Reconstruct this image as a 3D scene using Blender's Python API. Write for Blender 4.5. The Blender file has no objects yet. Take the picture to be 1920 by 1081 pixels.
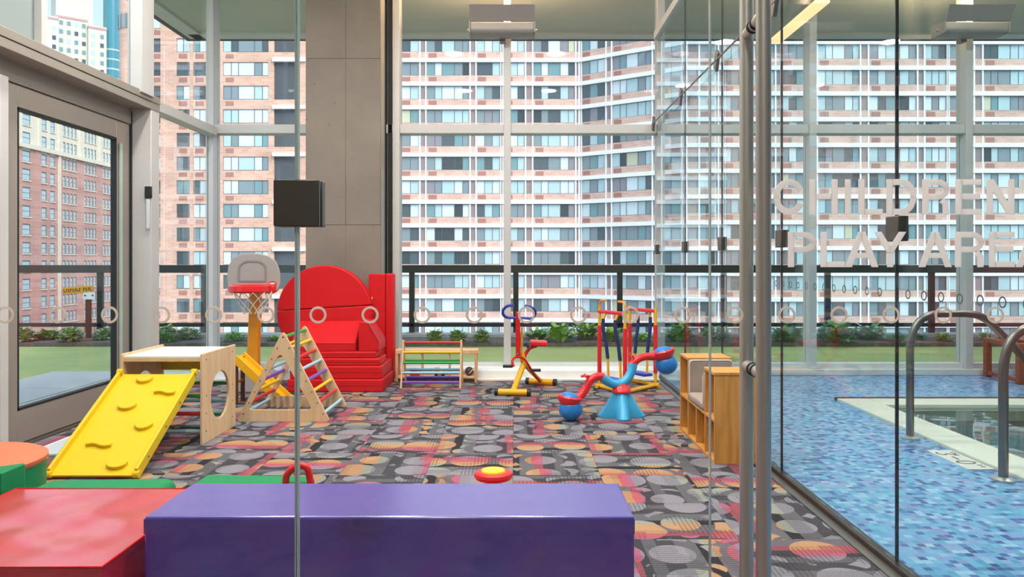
import bpy, math, random
from mathutils import Vector, Matrix
random.seed(7)
scene = bpy.context.scene
COL = scene.collection

# ------------------------------------------------------------------ camera
F, VX, VY, H = 1420.0, 966.0, 490.0, 1.22      # focal length and vanishing point in photo pixels, eye height
cam_d = bpy.data.cameras.new('camera'); cam = bpy.data.objects.new('camera', cam_d); COL.objects.link(cam)
cam.location = (0, 0, H); cam.rotation_euler = (math.pi/2, 0, 0)
cam_d.sensor_width = 36; cam_d.lens = F/1920*36
cam_d.shift_x = (960-VX)/1920; cam_d.shift_y = -(540.5-VY)/1920
cam_d.clip_start = .05; cam_d.clip_end = 2000
scene.camera = cam

# ------------------------------------------------------------------ world, sun, lamps, exposure
scene.view_settings.view_transform = 'Standard'; scene.view_settings.look = 'None'
scene.view_settings.gamma = 1; scene.view_settings.exposure = 0.6
scene.view_settings.use_curve_mapping = False
scene.cycles.transparent_max_bounces = 24
scene.cycles.max_bounces = 10
wd = bpy.data.worlds.new('sky'); scene.world = wd; wd.use_nodes = True
wn = wd.node_tree.nodes; wl = wd.node_tree.links
bg = wn['Background']; tc = wn.new('ShaderNodeTexCoord'); sp = wn.new('ShaderNodeSeparateXYZ'); rp = wn.new('ShaderNodeValToRGB')
wl.new(tc.outputs['Generated'], sp.inputs[0]); wl.new(sp.outputs['Z'], rp.inputs[0]); wl.new(rp.outputs[0], bg.inputs['Color'])
e = rp.color_ramp.elements
e[0].position = 0.0; e[0].color = (.60, .72, .84, 1)
e[1].position = .75; e[1].color = (.40, .56, .78, 1)
m_ = e.new(.28); m_.color = (.45, .60, .79, 1)
bg.inputs['Strength'].default_value = 1.25

def sun(rot, strength, angle, color=(1, 1, 1)):
    d = bpy.data.lights.new('sun_offscreen', 'SUN'); d.energy = strength; d.angle = math.radians(angle); d.color = color
    o = bpy.data.objects.new('sun_offscreen', d); COL.objects.link(o); o.rotation_euler = [math.radians(a) for a in rot]
sun((50, 0, 42), 3.2, 40, (1, .97, .94))

# round ceiling downlights above the top edge of the photograph (the tip of one shows at its upper edge);
# the uplights and the linear pendant carry their own light in their builders
def downlight(name, x, y, power):
    d = bpy.data.lights.new(name, 'AREA'); d.shape = 'DISK'; d.size = .26; d.energy = power; d.color = (1, .95, .88)
    o = bpy.data.objects.new(name, d); COL.objects.link(o); o.location = (x, y, 4.26)
for x in (-2.4, -.9, .6):
    for y in (3.0, 5.4): downlight('ceiling_lamp_play_offscreen', x, y, 37)
for x in (2.9, 5.2):
    for y in (3.4, 6.0): downlight('ceiling_lamp_pool_offscreen', x, y, 27)
downlight('ceiling_lamp_corridor_offscreen', -.4, -.8, 55)

# ------------------------------------------------------------------ helpers
WL = {}
def lin(c):
    if isinstance(c, str):
        c = [int(c[i:i+2], 16)/255 for i in (0, 2, 4)]
    return tuple(((v/12.92) if v <= .04045 else ((v+.055)/1.055)**2.4) for v in c) + (1,)

MATS = {}
def mat(name, color, rough=.5, metal=0, var=0, vscale=8, bump=0, bscale=60, spec=.5, coat=0, bdet=2, color2=None):
    m = bpy.data.materials.new(name); m.use_nodes = True; MATS[name] = m
    n = m.node_tree.nodes; l = m.node_tree.links; b = n['Principled BSDF']
    b.inputs['Base Color'].default_value = lin(color); b.inputs['Roughness'].default_value = rough
    b.inputs['Metallic'].default_value = metal; b.inputs['Specular IOR Level'].default_value = spec
    if coat: b.inputs['Coat Weight'].default_value = coat; b.inputs['Coat Roughness'].default_value = .15
    t = n.new('ShaderNodeTexCoord')
    if var or color2:
        nz = n.new('ShaderNodeTexNoise'); nz.inputs['Scale'].default_value = vscale; nz.inputs['Detail'].default_value = 5
        l.new(t.outputs['Object'], nz.inputs['Vector'])
        r = n.new('ShaderNodeValToRGB'); c = lin(color)
        r.color_ramp.elements[0].position = .3; r.color_ramp.elements[1].position = .7
        r.color_ramp.elements[0].color = tuple(max(0, v*(1-var)) for v in c[:3]) + (1,)
        r.color_ramp.elements[1].color = lin(color2) if color2 else tuple(min(1, v*(1+var)) for v in c[:3]) + (1,)
        l.new(nz.outputs['Fac'], r.inputs[0]); l.new(r.outputs[0], b.inputs['Base Color'])
    if bump:
        nz = n.new('ShaderNodeTexNoise'); nz.inputs['Scale'].default_value = bscale; nz.inputs['Detail'].default_value = bdet
        l.new(t.outputs['Object'], nz.inputs['Vector'])
        bp = n.new('ShaderNodeBump'); bp.inputs['Strength'].default_value = bump; bp.inputs['Distance'].default_value = .01
        l.new(nz.outputs['Fac'], bp.inputs['Height']); l.new(bp.outputs[0], b.inputs['Normal'])
    return m

def glass_mat(name, tint, ior=1.45, rough=0.0):
    m = bpy.data.materials.new(name); m.use_nodes = True; MATS[name] = m
    n = m.node_tree.nodes; l = m.node_tree.links; n.remove(n['Principled BSDF'])
    tr = n.new('ShaderNodeBsdfTransparent'); tr.inputs[0].default_value = tint
    gl = n.new('ShaderNodeBsdfGlossy'); gl.inputs['Roughness'].default_value = rough
    # Schlick reflectance, the same from both sides of the sheet; each of the two faces carries its share
    lw = n.new('ShaderNodeLayerWeight'); lw.inputs[0].default_value = .5
    pw = n.new('ShaderNodeMath'); pw.operation = 'POWER'; pw.inputs[1].default_value = 5; l.new(lw.outputs['Facing'], pw.inputs[0])
    r0 = ((ior-1)/(ior+1))**2
    fr = n.new('ShaderNodeMath'); fr.operation = 'MULTIPLY_ADD'; fr.inputs[1].default_value = .75*(1-r0); fr.inputs[2].default_value = r0; l.new(pw.outputs[0], fr.inputs[0])
    mx = n.new('ShaderNodeMixShader')
    l.new(fr.outputs[0], mx.inputs[0]); l.new(tr.outputs[0], mx.inputs[1]); l.new(gl.outputs[0], mx.inputs[2])
    l.new(mx.outputs[0], n['Material Output'].inputs[0])
    return m

def W(px, py, Y):
    return Vector(((px-VX)/F*Y, Y, H-(py-VY)/F*Y))
def G(px, py, z=0):
    Y = (H-z)*F/(py-VY); return Vector(((px-VX)/F*Y, Y, z))

class MB:
    def __init__(s): s.v = []; s.f = []; s.m = []
    def add(s, vs, fs, m=0):
        k = len(s.v); s.v += [Vector(p) for p in vs]; s.f += [[i+k for i in f] for f in fs]; s.m += [m]*len(fs); return s
    def box(s, x0, x1, y0, y1, z0, z1, m=0):
        x0, x1 = min(x0, x1), max(x0, x1); y0, y1 = min(y0, y1), max(y0, y1); z0, z1 = min(z0, z1), max(z0, z1)
        return s.add([(x0,y0,z0),(x1,y0,z0),(x1,y1,z0),(x0,y1,z0),(x0,y0,z1),(x1,y0,z1),(x1,y1,z1),(x0,y1,z1)],
                     [(3,2,1,0),(4,5,6,7),(0,1,5,4),(1,2,6,5),(2,3,7,6),(3,0,4,7)], m)
    def obox(s, c, ux, uy, uz, m=0):
        """oriented box: centre and three half-axis vectors"""
        c = Vector(c); ux = Vector(ux); uy = Vector(uy); uz = Vector(uz)
        vs = [c+a*ux+b*uy+d*uz for d in (-1, 1) for a, b in ((-1,-1),(1,-1),(1,1),(-1,1))]
        return s.add(vs, [(3,2,1,0),(4,5,6,7),(0,1,5,4),(1,2,6,5),(2,3,7,6),(3,0,4,7)], m)
    def tube(s, pts, r, seg=10, m=0, closed=False, flat=1.0):
        pts = [Vector(p) for p in pts]; n = len(pts); rr = r if isinstance(r, (list, tuple)) else [r]*n
        tan = []
        for i in range(n):
            a = pts[(i-1) % n] if (closed or i) else pts[i]; b = pts[(i+1) % n] if (closed or i < n-1) else pts[i]
            tan.append((b-a).normalized())
        up = Vector((0,0,1)) if abs(tan[0].z) < .9 else Vector((1,0,0))
        u = tan[0].cross(up).normalized(); vs = []
        for i in range(n):
            t = tan[i]; u = (u-t*u.dot(t)).normalized(); w = t.cross(u)
            for k in range(seg):
                a = 2*math.pi*k/seg; vs.append(pts[i]+(u*math.cos(a)+w*math.sin(a)*flat)*rr[i])
        fs = []
        for i in range(n if closed else n-1):
            j = (i+1) % n
            for k in range(seg):
                q = (k+1) % seg; fs.append((i*seg+k, i*seg+q, j*seg+q, j*seg+k))
        if not closed:
            fs.append(tuple(range(seg))[::-1]); fs.append(tuple((n-1)*seg+k for k in range(seg)))
        return s.add(vs, fs, m)
    def lathe(s, prof, c=(0,0,0), seg=24, m=0, M=None):
        c = Vector(c); vs = []; n = len(prof)
        for r, z in prof:
            for k in range(seg):
                a = 2*math.pi*k/seg; p = Vector((r*math.cos(a), r*math.sin(a), z))
                vs.append(c+(M @ p if M else p))
        fs = []
        for i in range(n-1):
            for k in range(seg):
                q = (k+1) % seg; fs.append((i*seg+k, i*seg+q, (i+1)*seg+q, (i+1)*seg+k))
        fs.append(tuple(range(seg))[::-1]); fs.append(tuple((n-1)*seg+k for k in range(seg)))
        return s.add(vs, fs, m)
    def prism(s, poly, fn, a0, a1, m=0):
        """poly of (u,v); fn(u,v,w) -> point; extruded from a0 to a1"""
        n = len(poly); vs = [fn(u, v, a0) for u, v in poly] + [fn(u, v, a1) for u, v in poly]
        fs = [tuple(range(n))[::-1], tuple(range(n, 2*n))] + [(i, (i+1) % n, n+(i+1) % n, n+i) for i in range(n)]
        return s.add(vs, fs, m)
    def ring(s, outer, inner, fn, a0, a1, m=0):
        n = len(outer); vs = []
        for a in (a0, a1):
            vs += [fn(u, v, a) for u, v in outer]; vs += [fn(u, v, a) for u, v in inner]
        fs = []
        for i in range(n):
            j = (i+1) % n
            fs += [(i, j, n+j, n+i)[::-1], (2*n+i, 2*n+j, 3*n+j, 3*n+i), (i, j, 2*n+j, 2*n+i), (n+j, n+i, 3*n+i, 3*n+j)]
        return s.add(vs, fs, m)
    def ball(s, c, r, seg=20, rings=12, m=0, sc=(1,1,1)):
        prof = [(max(1e-4, r*math.sin(math.pi*i/rings)), -r*math.cos(math.pi*i/rings)) for i in range(rings+1)]
        k = len(s.v); s.lathe(prof, (0,0,0), seg, m)
        for i in range(k, len(s.v)):
            p = s.v[i]; s.v[i] = Vector(c)+Vector((p.x*sc[0], p.y*sc[1], p.z*sc[2]))
        return s
    def mesh(s, name, mats, origin=Vector((0,0,0)), smooth=True):
        me = bpy.data.meshes.new(name); me.from_pydata([tuple(p-origin) for p in s.v], [], s.f)
        for x in mats: me.materials.append(x)
        if len(mats) > 1: me.polygons.foreach_set('material_index', s.m)
        me.validate(); 
        import bmesh
        bm = bmesh.new(); bm.from_mesh(me); bmesh.ops.recalc_face_normals(bm, faces=bm.faces); bm.to_mesh(me); bm.free()
        if smooth:
            me.polygons.foreach_set('use_smooth', [True]*len(me.polygons)); me.set_sharp_from_angle(angle=math.radians(35))
        me.update(); return me
    def build(s, name, mats, parent=None, bevel=0, bseg=2, origin=None, smooth=True, kind=None, label=None):
        if not isinstance(mats, (list, tuple)): mats = [mats]
        mats = [MATS[x] if isinstance(x, str) else x for x in mats]
        if parent is not None: og = WL[parent.name]
        elif origin is not None: og = Vector(origin)
        else:
            xs = [p.x for p in s.v]; ys = [p.y for p in s.v]; zs = [p.z for p in s.v]
            og = Vector(((min(xs)+max(xs))/2, (min(ys)+max(ys))/2, min(zs)))
        o = bpy.data.objects.new(name, s.mesh(name, mats, og, smooth)); COL.objects.link(o)
        if parent is not None: o.parent = parent
        else: o.location = og
        WL[o.name] = og
        if bevel:
            b = o.modifiers.new('bevel', 'BEVEL'); b.width = bevel; b.segments = bseg; b.limit_method = 'ANGLE'; b.angle_limit = math.radians(35)
        if kind: o['kind'] = kind
        if label: o['label'] = label
        return o

def thing(name, label, cat, loc, group=None, kind=None):
    o = bpy.data.objects.new(name, None); COL.objects.link(o); o.location = loc; WL[o.name] = Vector(loc); o.empty_display_size = .1
    if kind: o['kind'] = kind
    else:
        o['label'] = label; o['category'] = cat
        if group: o['group'] = group
    return o
def tag(o, label, cat, group=None):
    o['label'] = label; o['category'] = cat
    if group: o['group'] = group
    return o
def inst(name, me, parent, loc, material=None):
    """a part sharing mesh data; loc in world space"""
    o = bpy.data.objects.new(name, me); COL.objects.link(o); o.parent = parent; o.location = Vector(loc)-WL[parent.name]; WL[o.name] = Vector(loc)
    if material is not None:
        o.material_slots[0].link = 'OBJECT'; o.material_slots[0].material = material
    return o
def rpoly(pts, r, n=5):
    """rounded polygon"""
    out = []; k = len(pts)
    rs = r if isinstance(r, (list, tuple)) else [r]*k
    for i in range(k):
        p = Vector(pts[i]); a = (Vector(pts[i-1])-p); b = (Vector(pts[(i+1) % k])-p)
        q = min(rs[i], a.length*.49, b.length*.49); A = p+a.normalized()*q; B = p+b.normalized()*q
        for j in range(n+1):
            t = j/n; out.append(tuple((1-t)**2*A+2*t*(1-t)*p+t*t*B))
    return out
XZ = lambda u, v, w: Vector((u, w, v))       # profile in x,z extruded along y
YZ = lambda u, v, w: Vector((w, u, v))       # profile in y,z extruded along x
XY = lambda u, v, w: Vector((u, v, w))       # profile in x,y extruded along z
def circ(cx, cy, r, n=28, ry=None, a0=0):
    return [(cx+r*math.cos(a0+2*math.pi*i/n), cy+(ry or r)*math.sin(a0+2*math.pi*i/n)) for i in range(n)]
def smooth_path(pts, n=6):
    """Catmull-Rom through points"""
    P = [Vector(p) for p in pts]; P = [P[0]*2-P[1]]+P+[P[-1]*2-P[-2]]; out = []
    for i in range(1, len(P)-2):
        for j in range(n):
            t = j/n; a, b, c, d = P[i-1], P[i], P[i+1], P[i+2]
            out.append(.5*((2*b)+(c-a)*t+(2*a-5*b+4*c-d)*t*t+(3*b-a-3*c+d)*t**3))
    out.append(P[-2]); return out

# ------------------------------------------------------------------ materials
mat('aluminium', 'c9c8c8', .45, .1, var=.03, vscale=3)
mat('white_aluminium', 'd6d8da', .4, .1)
mat('door_metal', '9c958d', .5, .3, var=.04, vscale=2)
mat('spandrel', '8a9696', .6)
mat('black_gasket', '17181a', .6)
mat('sill_paint', 'f0f0ee', .5, var=.03)
mat('ceiling_paint', 'f0efec', .85)
mat('soffit_paint', 'bdbab6', .85, var=.05, vscale=1.2, bump=.05, bscale=20)
mat('soffit_edge', '4a463f', .6)
mat('plaster', 'a9a69f', .85, var=.04)
mat('floor_base', '35343a', .95)
mat('clamp_metal', '5a554f', .4, .6)
mat('steel', 'c8c4bc', .38, .85, var=.04, vscale=3)
mat('steel_dark', '8a8580', .34, .9)
mat('channel_bronze', '4b3d33', .35, .7)
mat('glass_edge', 'a8bcb6', .2, 0)
mat('rubber', '17171a', .7)
glass_mat('glass_front', (.99, .995, .99, 1), 1.33)
glass_mat('glass_window', (.97, .985, .98, 1), 1.38)
glass_mat('glass_pool', (.88, .945, .945, 1), 1.42)

def decal_mat(name, col):
    m = bpy.data.materials.new(name); m.use_nodes = True; MATS[name] = m
    n = m.node_tree.nodes; l = m.node_tree.links; n.remove(n['Principled BSDF'])
    d = n.new('ShaderNodeBsdfDiffuse'); d.inputs[0].default_value = lin(col)
    t = n.new('ShaderNodeBsdfTranslucent'); t.inputs[0].default_value = lin(col)
    x = n.new('ShaderNodeMixShader'); x.inputs[0].default_value = .6
    l.new(d.outputs[0], x.inputs[1]); l.new(t.outputs[0], x.inputs[2]); l.new(x.outputs[0], n['Material Output'].inputs[0])
decal_mat('decal_white', 'fcf8f6')
decal_mat('decal_ring', 'ece4dc')
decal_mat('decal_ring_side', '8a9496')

def brick_mat(name, c1, c2, mortar, scale, bw=.5, rh=.25, axis='XZ'):
    m = bpy.data.materials.new(name); m.use_nodes = True; MATS[name] = m
    n = m.node_tree.nodes; l = m.node_tree.links; b = n['Principled BSDF']; b.inputs['Roughness'].default_value = .9
    t = n.new('ShaderNodeTexCoord'); mp = n.new('ShaderNodeMapping'); l.new(t.outputs['Object'], mp.inputs[0])
    if axis == 'XZ': mp.inputs['Rotation'].default_value = (math.pi/2, 0, 0)
    else: mp.inputs['Rotation'].default_value = (math.pi/2, 0, math.pi/2)
    br = n.new('ShaderNodeTexBrick'); br.inputs['Scale'].default_value = scale
    br.inputs['Color1'].default_value = lin(c1); br.inputs['Color2'].default_value = lin(c2); br.inputs['Mortar'].default_value = lin(mortar)
    br.inputs['Brick Width'].default_value = bw; br.inputs['Row Height'].default_value = rh; br.inputs['Mortar Size'].default_value = .012
    l.new(mp.outputs[0], br.inputs['Vector'])
    nz = n.new('ShaderNodeTexNoise'); nz.inputs['Scale'].default_value = .35; nz.inputs['Detail'].default_value = 6
    l.new(t.outputs['Object'], nz.inputs['Vector'])
    mx = n.new('ShaderNodeMix'); mx.data_type = 'RGBA'; mx.blend_type = 'MULTIPLY'; mx.inputs['Factor'].default_value = .6
    r = n.new('ShaderNodeValToRGB'); r.color_ramp.elements[0].color = (.72, .7, .7, 1); r.color_ramp.elements[1].color = (1.1, 1.08, 1.05, 1)
    r.color_ramp.elements[0].position = .3; r.color_ramp.elements[1].position = .7
    l.new(nz.outputs['Fac'], r.inputs[0]); l.new(br.outputs['Color'], mx.inputs['A']); l.new(r.outputs[0], mx.inputs['B'])
    l.new(mx.outputs['Result'], b.inputs['Base Color'])
brick_mat('brick_pale', 'dab4a4', 'cea494', 'e2d0c6', 1.0, .8, .26)
brick_mat('brick_tower', 'dcb29c', 'd0a088', 'e2cabc', 1.0, .8, .26)
brick_mat('brick_old', 'd2a89c', 'c6968a', 'dcc2b8', 1.0, .7, .24, 'YZ')
mat('slab_white', 'f2f0ee', .8)
mat('pier_brown', '8d7f7e', .8)
mat('window_frame', '5c6468', .5)
mat('vent_brown', 'a8766a', .8)
mat('core_dark', '4c5256', .8)
mat('terracotta_cream', 'ded3bf', .85, var=.06, vscale=.8)
mat('pane_curtain', 'b0c6c8', .35, coat=.3)
mat('pane_white', 'd0dadc', .35, coat=.3)
mat('pane_mid', '808d91', .25, coat=.3)
mat('pane_dark', '4b575b', .15, coat=.3)
mat('pane_deep', '343e42', .12, coat=.3)
mat('pane_teal', '719396', .2, coat=.3)
mat('pane_mauve', '8a858a', .3, coat=.3)
mat('pane_yellow', 'c4c2a2', .4, coat=.3)
mat('recess_grey', '82838d', .9)
mat('tower_cream', 'cfcbbc', .85)
mat('tower_teal', '3f8a98', .25, coat=1)
mat('tower_white', 'd4dbe0', .8)
mat('tower_pink', 'c99a94', .8)
mat('street', '77787a', .9)

def concrete_mat():
    m = mat('concrete', '857b72', .85, var=.12, vscale=2.2, bump=.25, bscale=35, bdet=6)
    n = m.node_tree.nodes; l = m.node_tree.links; b = n['Principled BSDF']
    t = n.new('ShaderNodeTexCoord'); v = n.new('ShaderNodeTexVoronoi'); v.inputs['Scale'].default_value = 7
    l.new(t.outputs['Object'], v.inputs['Vector'])
    lt = n.new('ShaderNodeMath'); lt.operation = 'LESS_THAN'; lt.inputs[1].default_value = .055
    l.new(v.outputs['Distance'], lt.inputs[0])
    mx = n.new('ShaderNodeMix'); mx.data_type = 'RGBA'; mx.blend_type = 'MULTIPLY'
    src = b.inputs['Base Color'].links[0].from_socket
    l.new(lt.outputs[0], mx.inputs['Factor']); l.new(src, mx.inputs['A']); mx.inputs['B'].default_value = (.55, .52, .5, 1)
    l.new(mx.outputs['Result'], b.inputs['Base Color'])
concrete_mat()

def wood_mat(name, c1, c2, scale=2.2, rough=.45, axis=2):
    m = bpy.data.materials.new(name); m.use_nodes = True; MATS[name] = m
    n = m.node_tree.nodes; l = m.node_tree.links; b = n['Principled BSDF']; b.inputs['Roughness'].default_value = rough
    t = n.new('ShaderNodeTexCoord'); mp = n.new('ShaderNodeMapping'); l.new(t.outputs['Object'], mp.inputs[0])
    sc = [14, 14, 14]; sc[axis] = 1.4; mp.inputs['Scale'].default_value = sc
    nz = n.new('ShaderNodeTexNoise'); nz.inputs['Scale'].default_value = scale; nz.inputs['Detail'].default_value = 6; nz.inputs['Distortion'].default_value = .6
    l.new(mp.outputs[0], nz.inputs['Vector'])
    r = n.new('ShaderNodeValToRGB'); r.color_ramp.elements[0].position = .3; r.color_ramp.elements[1].position = .72
    r.color_ramp.elements[0].color = lin(c2); r.color_ramp.elements[1].color = lin(c1)
    l.new(nz.outputs['Fac'], r.inputs[0]); l.new(r.outputs[0], b.inputs['Base Color'])
wood_mat('birch', 'e6c9a4', 'd8b68c')
wood_mat('honey_wood', 'd9a050', 'bd8134')
wood_mat('pine', 'eec69a', 'dba878')
wood_mat('teak', '9c5a34', '7c4226', axis=0)
wood_mat('dark_wood', '6b4424', '4c2e18')
mat('laminate_white', 'e9e6e2', .35)

def vinyl(name, col, wr=.5):
    m = mat(name, col, .5, bump=wr*.4, bscale=11, bdet=3, spec=.6, coat=1.0)
    b = m.node_tree.nodes['Principled BSDF']; b.inputs['Coat Roughness'].default_value = .22; b.inputs['Coat IOR'].default_value = 1.9
    return m
vinyl('vinyl_red', 'bd1228', .8)
mat('vinyl_red_deep', 'd00a18', .5, bump=.15, bscale=5, bdet=4, spec=.3)
vinyl('vinyl_purple', '402d9e', .25)
vinyl('vinyl_indigo', '3a2ea4', .25)
mat('vinyl_green', '07824f', .55, bump=.2, bscale=5, bdet=4, spec=.3)
mat('vinyl_orange', 'df7450', .5, bump=.25, bscale=5, bdet=4, spec=.4)
mat('mat_seam', '6e0a10', .7)
mat('yellow_paint', 'e2bd0c', .4)
mat('amber_paint', 'efb10e', .4)
for nm, c in dict(red='cf2b30', yellow='f2c81e', green='2ba245', ltblue='9ed0e2', blue='4aa6c9', purple='7d4fc0', indigo='4b2ba6').items():
    mat('rung_'+nm, c, .4)
mat('plastic_red', 'e2222a', .3, spec=.5)
mat('plastic_blue', '1f7fcf', .3)
mat('plastic_sky', '3fb0e4', .3)
mat('plastic_orange', 'f29a0c', .35)
mat('plastic_yellow', 'f5d21c', .35)
mat('plastic_grey', 'a6a09d', .4)
mat('plastic_greygroove', '8d8784', .45)
mat('plastic_black', '18181b', .45)
mat('plastic_royal', '2a3fd0', .35)
mat('foam_navy', '1b2762', .7)
mat('handle_blue', '2b3fae', .5)
mat('net_white', 'eeeae2', .8)
mat('cushion', 'a3938a', .95, var=.12, vscale=9, bump=.3, bscale=120)
mat('cushion_piping', 'd6ccc2', .9)
mat('mat_paleblue', 'c4d4dc', .4)
mat('mat_edge', 'eef2f2', .5)
mat('stone_coping', 'e4e2d4', .6, var=.04, vscale=4)
mat('coping_trim', '5a4436', .5)
mat('tile_white', 'e8e0d8', .35)
mat('ink', '7c6f68', .6)
mat('rail_bronze', '3a3d3c', .45, .3)
mat('post_maroon', '5b1c22', .5)
mat('sign_yellow', 'd9a016', .5)
mat('sign_white', 'eef0f4', .5)
mat('sign_ink', '33302c', .6)
mat('lamp_grey', '9d9a97', .45, .3)
mat('soil', '6e655e', .95, var=.3, vscale=14, bump=.5, bscale=18)
mat('paver', 'c8c8c4', .8, var=.06, vscale=2)
mat('curb_concrete', 'c6c4c0', .85, var=.05)
mat('lawn', 'b2bc70', .95, var=.08, vscale=1.3, bump=.3, bscale=90, color2='bec67e')
for nm, c in dict(lime='a8cc50', green='6eaa46', deep='488440', pale='b0c48a', white='dde2d0', olive='90a254').items():
    mat('leaf_'+nm, c, .55, var=.2, vscale=9)
mat('stem', '6d7a3c', .8)

# carpet: loop pile tiles with discs, colour bands and fine stripes (flat print on each tile)
def carpet_mat():
    m = bpy.data.materials.new('carpet'); m.use_nodes = True; MATS['carpet'] = m
    n = m.node_tree.nodes; l = m.node_tree.links; b = n['Principled BSDF']
    b.inputs['Roughness'].default_value = .97; b.inputs['Specular IOR Level'].default_value = .1
    def math_(op, a, c=None):
        k = n.new('ShaderNodeMath'); k.operation = op
        for i, v in enumerate((a, c)):
            if v is None: continue
            if isinstance(v, (int, float)): k.inputs[i].default_value = v
            else: l.new(v, k.inputs[i])
        return k.outputs[0]
    def ramp(fac, stops):
        r = n.new('ShaderNodeValToRGB'); r.color_ramp.interpolation = 'CONSTANT'; el = r.color_ramp.elements
        el[0].position = stops[0][0]; el[0].color = lin(stops[0][1]); el[1].position = stops[1][0]; el[1].color = lin(stops[1][1])
        for p, c in stops[2:]:
            q = el.new(p); q.color = lin(c)
        l.new(fac, r.inputs[0]); return r.outputs[0]
    def mix(f, a, c, mode='MIX'):
        k = n.new('ShaderNodeMix'); k.data_type = 'RGBA'; k.blend_type = mode
        for s, v in (('Factor', f), ('A', a), ('B', c)):
            if isinstance(v, (int, float)): k.inputs[s].default_value = v
            elif isinstance(v, tuple): k.inputs[s].default_value = v
            else: l.new(v, k.inputs[s])
        return k.outputs['Result']
    t = n.new('ShaderNodeTexCoord'); oi = n.new('ShaderNodeObjectInfo')
    off = n.new('ShaderNodeCombineXYZ'); l.new(math_('MULTIPLY', oi.outputs['Random'], 37.0), off.inputs[0]); l.new(math_('MULTIPLY', oi.outputs['Random'], 91.0), off.inputs[1])
    ad = n.new('ShaderNodeVectorMath'); l.new(t.outputs['Object'], ad.inputs[0]); l.new(off.outputs[0], ad.inputs[1])
    P = ad.outputs[0]
    s = n.new('ShaderNodeSeparateXYZ'); l.new(t.outputs['Object'], s.inputs[0])
    def discs(scale, rad, rnd):
        v = n.new('ShaderNodeTexVoronoi'); v.voronoi_dimensions = '2D'; v.inputs['Scale'].default_value = scale; v.inputs['Randomness'].default_value = rnd
        l.new(P, v.inputs['Vector']); c = n.new('ShaderNodeSeparateColor'); l.new(v.outputs['Color'], c.inputs[0])
        r = math_('ADD', math_('MULTIPLY', c.outputs[0], .16), rad)
        return math_('LESS_THAN', v.outputs['Distance'], r), c, v.outputs['Distance']
    m1, c1, d1 = discs(7.0, .30, .45)
    m2, c2, d2 = discs(3.5, .30, .40)
    small = math_('MULTIPLY', m1, math_('GREATER_THAN', d2, .55))
    disc = math_('MAXIMUM', small, m2)
    # bands across the tile
    f1 = math_('FRACT', math_('ADD', math_('MULTIPLY', s.outputs[0], 2.0), math_('ADD', math_('MULTIPLY', oi.outputs['Random'], 5.3), .5)))
    f2 = math_('FRACT', math_('ADD', f1, math_('MULTIPLY', c2.outputs[2], .22)))
    col = ramp(f2, [(0, '8a8790'), (.24, '807e87'), (.40, '90968c'), (.50, 'b48c6c'), (.66, 'ac8262'), (.74, 'b25c66'), (.82, 'a2627a'), (.88, '867d8a'), (.95, '85838c')])
    bgc = ramp(f1, [(0, '48474d'), (.16, '646268'), (.34, '323136'), (.46, '69666d'), (.64, '8a4e5a'), (.74, '434247'), (.88, '5f5d64')])
    base = mix(disc, bgc, col)
    # fine stripes over some bands
    st = math_('GREATER_THAN', math_('SINE', math_('MULTIPLY', s.outputs[1], 2*math.pi/.021)), .15)
    zone = n.new('ShaderNodeTexNoise'); zone.inputs['Scale'].default_value = 3.2; l.new(P, zone.inputs['Vector'])
    zn = math_('GREATER_THAN', zone.outputs['Fac'], .53)
    base = mix(math_('MULTIPLY', math_('MULTIPLY', st, zn), .38), base, lin('2f2d31'))
    # rectangular blocks of coral lines
    blk = math_('MULTIPLY', math_('LESS_THAN', math_('ABSOLUTE', math_('SUBTRACT', f1, .72)), .085), math_('GREATER_THAN', c1.outputs[1], .55))
    base = mix(math_('MULTIPLY', blk, .7), base, mix(st, lin('a9565e'), lin('8a4a58')))
    nz = n.new('ShaderNodeTexNoise'); nz.inputs['Scale'].default_value = 240; nz.inputs['Detail'].default_value = 2; l.new(t.outputs['Object'], nz.inputs['Vector'])
    sp2 = n.new('ShaderNodeValToRGB'); sp2.color_ramp.elements[0].position = .35; sp2.color_ramp.elements[1].position = .65
    sp2.color_ramp.elements[0].color = (.55, .55, .55, 1); sp2.color_ramp.elements[1].color = (1.25, 1.25, 1.25, 1); l.new(nz.outputs['Fac'], sp2.inputs[0])
    base = mix(.8, base, sp2.outputs[0], 'MULTIPLY')
    l.new(base, b.inputs['Base Color'])
    bp = n.new('ShaderNodeBump'); bp.inputs['Strength'].default_value = .5; bp.inputs['Distance'].default_value = .004
    l.new(nz.outputs['Fac'], bp.inputs['Height']); l.new(bp.outputs[0], b.inputs['Normal'])
carpet_mat()

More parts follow.
